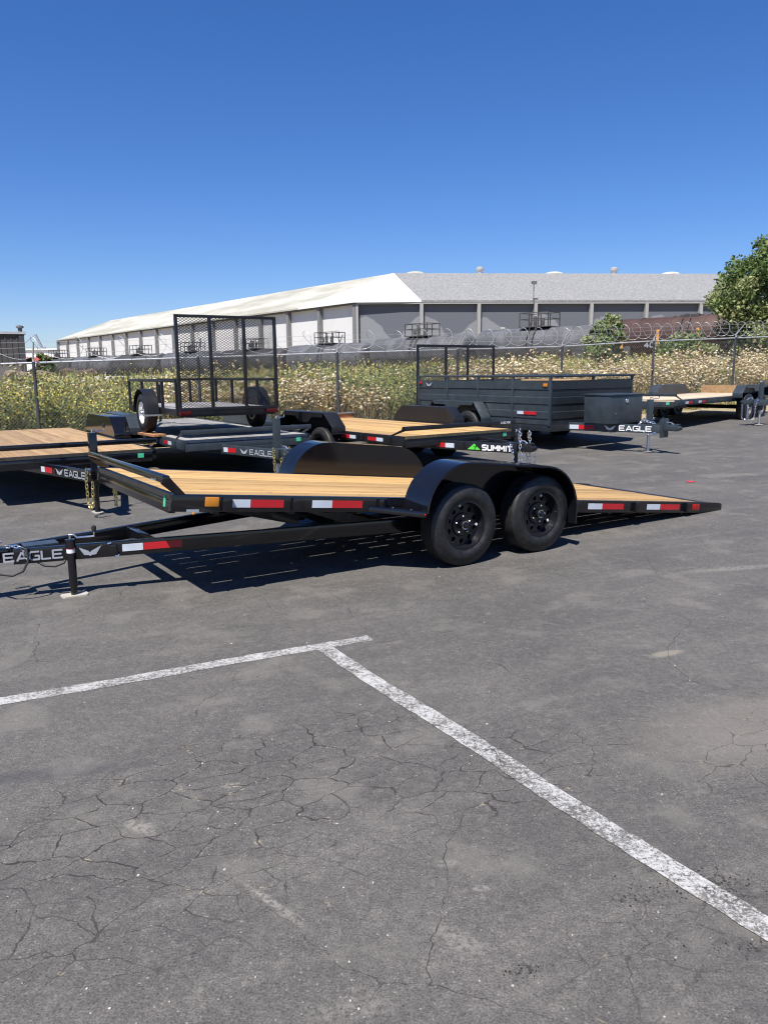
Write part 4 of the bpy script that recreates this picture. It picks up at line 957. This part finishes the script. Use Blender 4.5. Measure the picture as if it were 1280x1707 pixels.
# dried stalks with cream flower heads
def dry_patch(n, slo, shi, olo, ohi, hlo, hhi, per, nh, r, opow=1.0, nleaf=4):
    s_, o_, base, h = plants(n, slo, shi, olo, ohi, hlo, hhi, opow); h = h * (.75 + .4 * clumpy(s_, o_, 1.0, 2.2))
    b0, mi, tp, idx = stems(base, h, per, .20, .0075, DRY, .40)
    leaves(b0, mi, tp, nleaf, .085, DRY + [(.20, .19, .08)], up=.5, rad=.13, asp=.16)
    if nh:
        pick = np.repeat(np.arange(len(tp)), nh); m = len(pick); j = rng.random((m, 1)) ** 1.8; p = tp[pick] * (1 - j * .35) + mi[pick] * j * .35 + rng.normal(size=(m, 3)) * np.array([.09, .09, .05]); heads(p, r, CREAM)
dry_patch(420, 4.6, 8.6, .12, 2.2, .85, 1.45, 3, 1, .046)
dry_patch(200, 2.6, 5.2, .15, 3.0, .9, 1.35, 3, 1, .044)
dry_patch(90, -8, 3, 1.0, 5, 1.1, 1.5, 2, 1, .045)
dry_patch(1150, 11.2, 27, .12, 2.6, 1.0, 1.62, 3, 1, .050)
dry_patch(520, 11.5, 30, 2.4, 6.5, 1.15, 1.7, 3, 1, .046)
dry_patch(160, 4.5, 12, 2.5, 7, 1.2, 1.65, 2, 1, .046)
flush('dried_flower_stalks', 'dry_tint', 'dry tan stalks with cream flower heads behind the fence', 'weeds')
# pale dry grass of the field farther back
def grass_patch(n, slo, shi, olo, ohi, hlo, hhi, per, opow=1.0):
    s_, o_, base, h = plants(n, slo, shi, olo, ohi, hlo, hhi, opow); h = h * (.8 + .3 * clumpy(s_, o_, .7, .4))
    b0, mi, tp, idx = stems(base, h, per, .5, .014, [(.46, .40, .14), (.39, .355, .12), (.53, .455, .20), (.30, .32, .10)], .55)
    leaves(b0, mi, tp, 3, .16, [(.48, .42, .165), (.41, .38, .13), (.28, .31, .10)], up=.8, rad=.2, asp=.12)
grass_patch(2600, -12, 24, 6, 22, .9, 1.35, 5, 1.0)
grass_patch(1500, -16, 28, 20, 46, 1.0, 1.4, 4, 1.0)
grass_patch(900, -8, 5, 4, 8, .9, 1.3, 4)
flush('dry_grass', 'dry_tint', 'tall yellow dry grass of the field before the tank cars', 'grass')
# low fringe at the foot of the fence
s_, o_, base, h = plants(1200, -8, 27, -.55, .2, .10, .35)
b0, mi, tp, idx = stems(base, h, 4, .15, .004, DRY + GREEN[:2], .8); leaves(b0, mi, tp, 3, .06, DRY + GREEN, up=.3, rad=.08)
flush('fence_foot_weeds', 'dry_tint', 'short mixed weeds along the foot of the fence', 'weeds')

# ------------------------------------------------------------------ tank cars on the siding
paint('tank_grey', (.070, .071, .076), .62, var=.6, dust=.02, scale=.7)
paint('tank_dark', (.040, .039, .039), .65, var=.6, dust=.012, scale=.6)
paint('tank_brown', (.052, .027, .021), .6, var=.9, dust=.008, scale=.5)
paint('safety_orange', (.60, .24, .03), .5)
def tank_car(t, mat, label, letters=False, rails=True):
    rails = not letters
    x, y = 25 - .73 * t, 47 + .683 * t; a = math.atan2(.683, -.73)
    e = empty('tank_car', (x, y, gfield(x, y)), a); tag(e, label, 'tank car', 'tank cars standing in a row on the siding')
    r, hl, zc = 1.27, 4.9, 2.33; b = MB(); prof = [(.001, -hl - .42)] + [(r * math.sin(q), -hl - .42 * math.cos(q)) for q in [math.pi / 2 * i / 6 for i in range(1, 7)]] + [(r * math.cos(q), hl + .42 * math.sin(q)) for q in [math.pi / 2 * i / 6 for i in range(0, 6)]] + [(.001, hl + .42)]
    b.lathe(prof, c=(0, 0, zc), axis='x', n=40, closed=False); tk = b.build('tank', mat, e, smooth=True)
    for q in (-3.2, -1.1, 1.1, 3.2):
        b = MB(); b.lathe([(r + .004, q - .05), (r + .03, q - .05), (r + .03, q + .05), (r + .004, q + .05)], c=(0, 0, zc), axis='x', n=40); b.build('tank_band', mat, tk, smooth=True)
    b = MB(); b.box(-hl - .9, hl + .9, -.35, .35, .95, 1.28); b.build('underframe', 'tank_dark', e)
    for q in (-hl + .9, hl - .9):
        b = MB(); b.box(q - .35, q + .35, -1.15, 1.15, 1.1, 1.75); b.build('saddle', 'tank_dark', e)
        for ax in (-.85, .85):
            for sd in (-1, 1):
                b = MB(); b.lathe([(.06, -.06), (.42, -.06), (.46, .07), (.10, .07)], c=(q + ax, sd * .76, .44), axis='y', n=24); b.build('rail_wheel', 'tank_dark', e, smooth=True)
    b = MB(); b.lathe([(.001, 1.05), (.5, 1.05), (.5, 1.34), (.45, 1.40), (.001, 1.42)], c=(0, 0, zc), axis='z', n=24, closed=False); b.build('manway_dome', 'tank_dark', e, smooth=True)
    b = MB(); b.box(-1.25, 1.25, -.85, .85, zc + r + .0, zc + r + .06)
    if not rails: b = MB(); b.box(-.6, .6, -.5, .5, zc + r - .1, zc + r + .05)
    pf = b.build('platform', 'tank_dark', e)
    zt = zc + r + .06
    for xx in (-1.22, -.4, .4, 1.22) if rails else ():
        for yy in (-.82, .82): b = MB(); b.bar((xx, yy, zt), (xx, yy, zt + 1.0), .06, .06); b.build('railing_post', 'tank_dark', pf)
    for z in (.55, 1.0) if rails else ():
        for p_, q_ in (((-1.22, -.82), (1.22, -.82)), ((-1.22, .82), (1.22, .82)), ((-1.22, -.82), (-1.22, .82)), ((1.22, -.82), (1.22, .82))):
            b = MB(); b.bar((*p_, zt + z), (*q_, zt + z), .055, .055); b.build('railing_bar', 'tank_dark', pf)
    for xx, hh in ((-.35, .45), (.3, .6), (.75, .35)) if rails else ():
        b = MB(); b.lathe([(.001, 0), (.13, 0), (.13, hh), (.08, hh + .08), (.001, hh + .1)], c=(xx, .1, zt + .1), axis='z', n=12, closed=False); b.build('valve', 'tank_dark', pf, smooth=True)
    for sd in (-.25, .25):
        b = MB(); b.bar((sd, r + .25, 1.0), (sd, r + .12, zc + .4), .05, .05); b.bar((sd, r + .12, zc + .4), (sd, .85, zt), .05, .05); b.build('ladder_rail', 'tank_dark', e)
    if letters:
        for q in (-3.9, -.9, 1.7, 4.2):
            b = MB(); b.box(q - .09, q + .09, r + .002, r + .05, 1.6, 2.75); b.build('reflective_stripe', 'safety_orange', e)
        lettering('400172', frame((2.6, r + .02, 1.62), (-1, 0, 0), (0, 1, 0)), .32, 2.1, 'letter_grey', e, .2)
    return e
labs = ['rust-brown tank car, nearest of the row, behind the cream flower heads', 'grey tank car with caged top platform left of the rust-brown one', 'grey tank car with its platform just left of the slate trailer\'s rear gate', 'grey tank car whose platform shows right of the tall mesh ramp gate', 'dark tank car whose platform shows just inside the mesh ramp gate\'s right edge', 'dark tank car seen through the middle of the mesh ramp gate', 'dark tank car with platform just left of the mesh ramp gate', 'dark tank car second to the left of the mesh ramp gate', 'farthest dark tank car at the left end of the row']
for i, lab in enumerate(labs): tank_car(6.7 + 11.45 * i, 'tank_brown' if i == 0 else ('tank_dark' if i in (4, 6, 8) else 'tank_grey'), lab, letters=(i == 0))

# ------------------------------------------------------------------ warehouse
paint('white_wall', (.60, .595, .58), .8, var=.06, scale=.3)
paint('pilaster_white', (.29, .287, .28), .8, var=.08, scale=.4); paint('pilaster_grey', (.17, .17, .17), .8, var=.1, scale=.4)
paint('trim_dark', (.10, .10, .10), .7)
paint('roof_white', (.72, .72, .70), .8, var=.04, scale=.2)
k = NT('roof_cream'); P = k.obj(); n1 = k.noise(k.mapping(P, sc=(.05, .05, .4)), 1.2, 5, .65); MATS['roof_cream'] = k.set(k.mix(k.ramp(n1, .38, .62), (.45, .44, .385), (.31, .30, .25)), .85, spec=.15)
k = NT('roof_gravel'); P = k.obj(); n1 = k.noise(P, 3.6, 4, .75); n2 = k.noise(P, .25, 4, .6)
MATS['roof_gravel'] = k.set(k.mix(k.ramp(n1, .38, .62), k.mix(n2, (.25, .25, .245), (.30, .30, .295)), (.175, .175, .175)), .9, spec=.15)
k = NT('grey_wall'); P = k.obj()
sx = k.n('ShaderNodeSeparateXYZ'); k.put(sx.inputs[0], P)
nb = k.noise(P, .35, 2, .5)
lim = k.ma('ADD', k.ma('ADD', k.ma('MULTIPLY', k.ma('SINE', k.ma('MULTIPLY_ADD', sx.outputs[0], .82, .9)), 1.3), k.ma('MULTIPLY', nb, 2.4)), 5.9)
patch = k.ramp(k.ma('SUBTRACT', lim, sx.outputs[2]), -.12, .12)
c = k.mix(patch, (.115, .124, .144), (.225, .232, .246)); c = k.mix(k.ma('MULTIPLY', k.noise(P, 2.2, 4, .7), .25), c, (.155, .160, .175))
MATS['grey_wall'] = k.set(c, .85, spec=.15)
WH = empty('warehouse', (-3.1, 100, 0)); tag(WH, 'long white and grey warehouse with hipped roof beyond the tank cars', 'building')
WO = Vector((-3.1, 100, 0)); Mw = Matrix.Translation(-WO)
ez = 10.3; dirL = Vector((-.615, .788, 0)).normalized(); B = Vector((-3.1, 100, 0)); Cc = Vector((4.9, 100, 0)); D = Vector((63, 105.8, 0)); A = B + dirL * 128
dirR = (D - Cc).normalized(); nL = Vector((-dirL.y, dirL.x, 0)); nL = nL if nL.dot(B) < 0 else -nL
nR = Vector((dirR.y, -dirR.x, 0)); nR = nR if nR.y < 0 else -nR; nC = Vector((0, -1, 0))
def wall_run(P0, P1, nrm, npan, mat, pil=True, pw=.5):
    d = (P1 - P0) / npan; dn = d.normalized()
    for i in range(npan):
        a = P0 + d * i + dn * .04; c = P0 + d * (i + 1) - dn * .04; b = MB(Mw)
        b.add([(*(a + nrm * o_).xy, z) for o_ in (0, -.3) for z in (0, ez - .25)] + [(*(c + nrm * o_).xy, z) for o_ in (0, -.3) for z in (0, ez - .25)], [(0, 1, 5, 4), (2, 6, 7, 3), (0, 4, 6, 2), (1, 3, 7, 5), (0, 2, 3, 1), (4, 5, 7, 6)]); b.build('wall_panel', mat, WH)
    for i in range(npan + 1):
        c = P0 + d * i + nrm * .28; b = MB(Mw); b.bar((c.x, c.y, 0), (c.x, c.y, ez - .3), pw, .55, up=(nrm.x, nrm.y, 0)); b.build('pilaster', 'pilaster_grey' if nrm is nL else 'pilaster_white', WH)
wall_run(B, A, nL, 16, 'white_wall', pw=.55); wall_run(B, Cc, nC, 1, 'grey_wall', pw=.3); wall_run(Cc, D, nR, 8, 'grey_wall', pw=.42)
ov = .55; rz = 15.5
Bo = B + (nL + nC) * .5; Co = Cc + nC * .55; Do = D + nR * .55; Ao = A + nL * .55
R0 = Vector((1.7, 115.5, 0)); RA = R0 + dirL * 118; RD = R0 + dirR * 62
def roof(pts_, mat, th=.22):
    b = MB(Mw); n = len(pts_); b.add([tuple(p) for p in pts_] + [(p[0], p[1], p[2] - th) for p in pts_], [tuple(range(n)), tuple(range(n, 2 * n))[::-1]] + [(i, n + i, n + (i + 1) % n, (i + 1) % n) for i in range(n)]); return b.build('roof_slope', mat, WH)
v3 = lambda p, z: (p.x, p.y, z)
Bp = Bo + dirL * 13
roof([v3(Ao, ez), v3(Bp, ez), v3(R0, rz), v3(RA, rz)], 'roof_cream'); roof([v3(Bo, ez), v3(Co, ez), v3(R0, rz)], 'roof_white'); roof([v3(Bp, ez), v3(Bo, ez), v3(R0, rz)], 'roof_white')
roof([v3(Co, ez), v3(Do, ez), v3(RD, rz), v3(R0, rz)], 'roof_gravel')
nb_ = Vector((dirL.y, -dirL.x, 0)); nb_ = nb_ if nb_.x > 0 else -nb_
back = R0 + Vector((14, 22, 0)); roof([v3(RA, rz - .01), v3(R0, rz - .01), v3(R0 + Vector((18, 22, 0)), rz - .3), v3(RA + nb_ * 30, rz - 4)], 'roof_white')
roof([v3(R0, rz - .02), v3(RD, rz - .02), v3(RD + Vector((0, 30, 0)), rz - .4), v3(R0 + Vector((18, 22, 0)), rz - .32)], 'roof_white')
roof([v3(Ao, ez - .005), v3(RA, rz - .005), v3(A + nb_ * 40, ez)], 'roof_cream')
for p_, q_, n_ in ((A, B, nL), (B, Cc, nC), (Cc, D, nR)):
    b = MB(Mw); b.bar((*(p_ + n_ * .45).xy, ez - .33), (*(q_ + n_ * .45).xy, ez - .33), .12, .22); b.build('eave_fascia', 'trim_dark' if n_ is nL else 'pilaster_white', WH)
def vent(px, s_, kind):
    c = R0 + dirR * s_ + Vector((0, 1.5, 0)); b = MB(Mw)
    if kind == 'turbine': b.lathe([(.001, -.4), (.42, -.4), (.42, .35), (.50, .42), (.58, .75), (.50, .98), (.25, 1.1), (.001, 1.12)], c=(c.x, c.y, rz), axis='z', n=20, closed=False); o = b.build('roof_vent', 'pilaster_white', WH, smooth=True)
    else: b.lathe([(.001, -.4), (1.2, -.4), (1.4, .05), (1.2, .26), (.7, .38), (.001, .42)], c=(c.x, c.y, rz), axis='z', n=24, closed=False); o = b.build('roof_vent', 'roof_cream', WH, smooth=True)
for s_, kd in ((3.2, 'dome'), (12.8, 'turbine'), (24, 'dome'), (33.2, 'turbine'), (42, 'dome')): vent(0, s_, kd)
for s_ in (7, 17, 29, 38.5, 47): 
    c = R0 + dirR * s_ + Vector((0, 2.2, 0)); b = MB(Mw); b.box(c.x - 1.7, c.x + 1.7, c.y, c.y + 1.2, rz - .3, rz + .14); b.build('roof_curb', 'roof_white', WH)
lp = Cc + dirR * 14.2 + nR * .7; b = MB(Mw); b.bar((lp.x, lp.y, ez - .2), (lp.x, lp.y, ez + 1.9), .09, .09); b.build('lamp_pole', 'trim_dark', WH)
b = MB(Mw); b.box(lp.x - .3, lp.x + .3, lp.y - .5, lp.y + .1, ez + 1.9, ez + 2.25); b.build('floodlight', 'trim_dark', WH)
for s_ in (10.4, 30.0):
    c = Cc + dirR * s_ + nR * .2; b = MB(Mw); b.box(c.x - .3, c.x + .3, c.y - .25, c.y, 6.6, 7.0); b.build('wall_lamp', 'roof_cream', WH, bevel=.05)
# eave brackets of the wall below: plain door
c = Cc + dirR * 9.5 + nR * .06; b = MB(Mw); b.box(c.x - 2.4, c.x + 2.4, c.y - .06, c.y, .5, 4.6); b.build('loading_door', 'trim_dark', WH)

# ------------------------------------------------------------------ things at the far left
paint('shed_dark', (.055, .052, .050), .8, var=.4, scale=.5); paint('shed_light', (.13, .125, .11), .85, var=.3, scale=.5)
paint('far_white', (.75, .75, .74), .8, var=.05); paint('far_red', (.42, .10, .08), .8); paint('crane_grey', (.22, .24, .27), .7)
sh = empty('equipment_shed', (-22.65, 46, gfield(-23, 46)), R(27)); tag(sh, 'dark corrugated metal shed with pale lower band at the left edge', 'shed')
zg = 3.55
b = MB(); b.box(-5, 1.75, 0, 6, 1.8, zg); b.build('upper_wall', 'shed_dark', sh); b = MB(); b.box(-4.99, 1.74, .01, 5.99, -.3, 1.795); b.build('lower_wall', 'shed_light', sh)
b = MB(); b.box(-5.1, 1.85, -.12, 6.1, zg + .003, zg + .14); b.build('roof', 'galvanised', sh)
for i in range(22):
    b = MB(); b.box(-4.9 + i * .31, -4.82 + i * .31, -.03, -.002, 1.82, zg - .05); b.build('wall_rib', 'shed_dark', sh)
b = MB(); b.box(1.45, 1.75, -.08, -.032, -.3, zg - .02); b.build('corner_trim', 'post_steel', sh)
b = MB(); b.lathe([(.001, 0), (.12, 0), (.12, .35), (.22, .4), (.2, .5), (.001, .55)], c=(1.6, .8, zg + .02), axis='z', n=12, closed=False); b.build('roof_vent', 'trim_dark', sh, smooth=True)
fw_ = empty('far_building', (-98, 230, 0)); tag(fw_, 'low white building with red stripe far off at left', 'building')
b = MB(); b.box(-24, 18, 0, 30, -1, 8.8); b.build('wall', 'far_white', fw_); b = MB(); b.box(-24, 18, -.12, -.02, 5.6, 6.7); b.build('red_stripe', 'far_red', fw_); b = MB(); b.box(-24.5, 18.5, -.5, 30.5, 8.81, 9.15); b.build('roof', 'far_white', fw_)
for i in range(9):
    b = MB(); b.box(-22.5 + i * 4.4, -20.5 + i * 4.4, -.06, .01, .3, 3.2); b.build('window', 'trim_dark', fw_)
def crane(x, y, h, rk, label):
    e = empty('crane', (x, y, 0)); tag(e, label, 'crane'); 
    for dx in (-1.2, 1.2):
        b = MB(); b.bar((dx * 1.6, 0, 0), (rk * .6 + dx * .2, 0, h * .72), .5, .5); b.build('leg', 'crane_grey', e)
    b = MB(); b.bar((rk * .55, 0, h * .62), (-rk * 1.6, 0, h), .7, .7); b.build('boom', 'crane_grey', e)
    b = MB(); b.bar((-rk * 1.6, 0, h), (-rk * 6.5, 0, h * .70), .18, .18); b.build('cable', 'crane_grey', e)
    b = MB(); b.box(-2.5, 2.5, -1.5, 1.5, 0, 1.6); b.build('base', 'crane_grey', e)
crane(-116, 270, 15.2, 1.2, 'far-off lattice crane standing above the low white building')
# dark timber and rubble piles at the end of the field
def pile(name, x0, x1, y, n, sz, mat, label, cat):
    e = empty(name, ((x0 + x1) / 2, y, gfield((x0 + x1) / 2, y))); tag(e, label, cat)
    for i in range(n):
        s_ = sz * random.uniform(.6, 1.3); x = random.uniform(x0, x1) - (x0 + x1) / 2; b = MB()
        ico = bmesh.new(); bmesh.ops.create_icosphere(ico, subdivisions=1, radius=1); 
        b.add([(x + v.co.x * s_ * 1.5 * random.uniform(.8, 1.2), v.co.y * s_ + random.uniform(-.1, .1), v.co.z * s_ * random.uniform(.6, 1.0) + s_ * .4 + 1.15) for v in ico.verts], [tuple(v.index for v in f.verts) for f in ico.faces]); ico.free(); b.build('lump', mat, e)
paint('rubble', (.17, .135, .10), .95, var=.5, scale=2); paint('old_timber', (.075, .055, .04), .95, var=.5, scale=2)
pile('rubble_heap', -21, -17, 40, 14, .22, 'rubble', 'brown rubble heap in front of the dark shed', 'rubble')
pile('timber_pile', -20.5, -17, 47, 14, .28, 'old_timber', 'low dark pile at the far edge of the yellow field', 'pile')

# ------------------------------------------------------------------ trees and bushes
paint('bark', (.10, .075, .055), .9, var=.5, scale=8)
def tree(name, label, x, y, h, cr, n_clump, n_leaf, leaf, cols, trunk_r=.18, low=.18, seed=3, squash=1.0):
    global rng
    z0 = gfield(x, y); e = empty(name, (x, y, z0)); tag(e, label, 'tree' if h > 4 else 'bush'); rr = np.random.default_rng(seed)
    b = MB(); b.path([(0, 0, -.2), (.05, .02, h * .18), (-.05, .05, h * .42), (.08, 0, h * .72)], [trunk_r, trunk_r * .8, trunk_r * .55, trunk_r * .2], 10); b.build('trunk', 'bark', e, smooth=True)
    cl = []
    for i in range(n_clump):
        while True:
            p = rr.uniform(-1, 1, 3)
            if np.linalg.norm(p) < 1 and np.linalg.norm(p) > .25 * rr.random(): break
        zc = h * (low + (1 - low) * (p[2] * .5 + .5)); prof = np.sqrt(max(.05, 1 - (abs(p[2]) ** 2.2))) ** .8
        cl.append((p[0] * cr * prof, p[1] * cr * prof * squash, zc))
    cl = np.array(cl)
    for i in range(min(12, n_clump)):
        c = cl[i * (n_clump // min(12, n_clump))]; zs = h * (.15 + .4 * rr.random()); b = MB(); m_ = Vector((c[0] * .45, c[1] * .45, zs + (c[2] - zs) * .4)); b.path([(0, 0, zs), m_, Vector(c)], [trunk_r * .4, trunk_r * .25, trunk_r * .06], 6); b.build('limb', 'bark', e, smooth=True)
    idx = rr.integers(n_clump, size=n_leaf); sz = cr * (.20 if n_clump > 100 else .26) * rr.uniform(.5, 1.3, n_clump); d0 = rr.normal(size=(n_leaf, 3)); d0 /= np.linalg.norm(d0, axis=1, keepdims=True)
    p = cl[idx] + d0 * (sz[idx] * rr.random(n_leaf) ** .42)[:, None] * np.array([1.1, 1.1, .8])
    d = rr.normal(size=(n_leaf, 3)); d[:, 2] -= .15; d /= np.linalg.norm(d, axis=1, keepdims=True); w = np.cross(d, rr.normal(size=(n_leaf, 3))); w /= np.linalg.norm(w, axis=1, keepdims=True); ln = leaf * rr.uniform(.6, 1.4, n_leaf)
    tint = np.array(cols)[rr.integers(len(cols), size=n_clump)][idx] * rr.uniform(.72, 1.3, (n_leaf, 1)); v, f, c = quads(p, d, w * (ln * .33)[:, None], ln, tint)
    mesh_np('crown', v, f, 'leaf_tint', c, parent=e); return e
TG = [(.15, .20, .07), (.19, .235, .09), (.105, .155, .048), (.26, .285, .125)]
tree('broadleaf_tree', 'leafy green tree at the right edge in front of the warehouse', 23.2, 44, 8.0, 4.5, 210, 60000, .19, TG, .22, low=.0, seed=5)
tree('sapling_bush', 'thin green sapling in front of the grey tank car', 10.2, 36, 3.0, 1.15, 34, 5200, .13, TG, .05, low=.2, seed=8)
tree('sapling_bush', 'low green bush below the rust-brown tank car', 14.6, 38, 2.0, 1.5, 26, 4200, .14, TG, .05, low=.1, seed=9)
tree('sapling_bush', 'small dark bush beside the dark shed', -21.9, 50.5, 2.6, .8, 24, 3500, .16, TG, .06, low=.15, seed=12)
tree('sapling_bush', 'low green bush under the leafy tree at right', 21.6, 42.5, 3.9, 2.6, 60, 12000, .17, TG, .08, low=.0, seed=13)
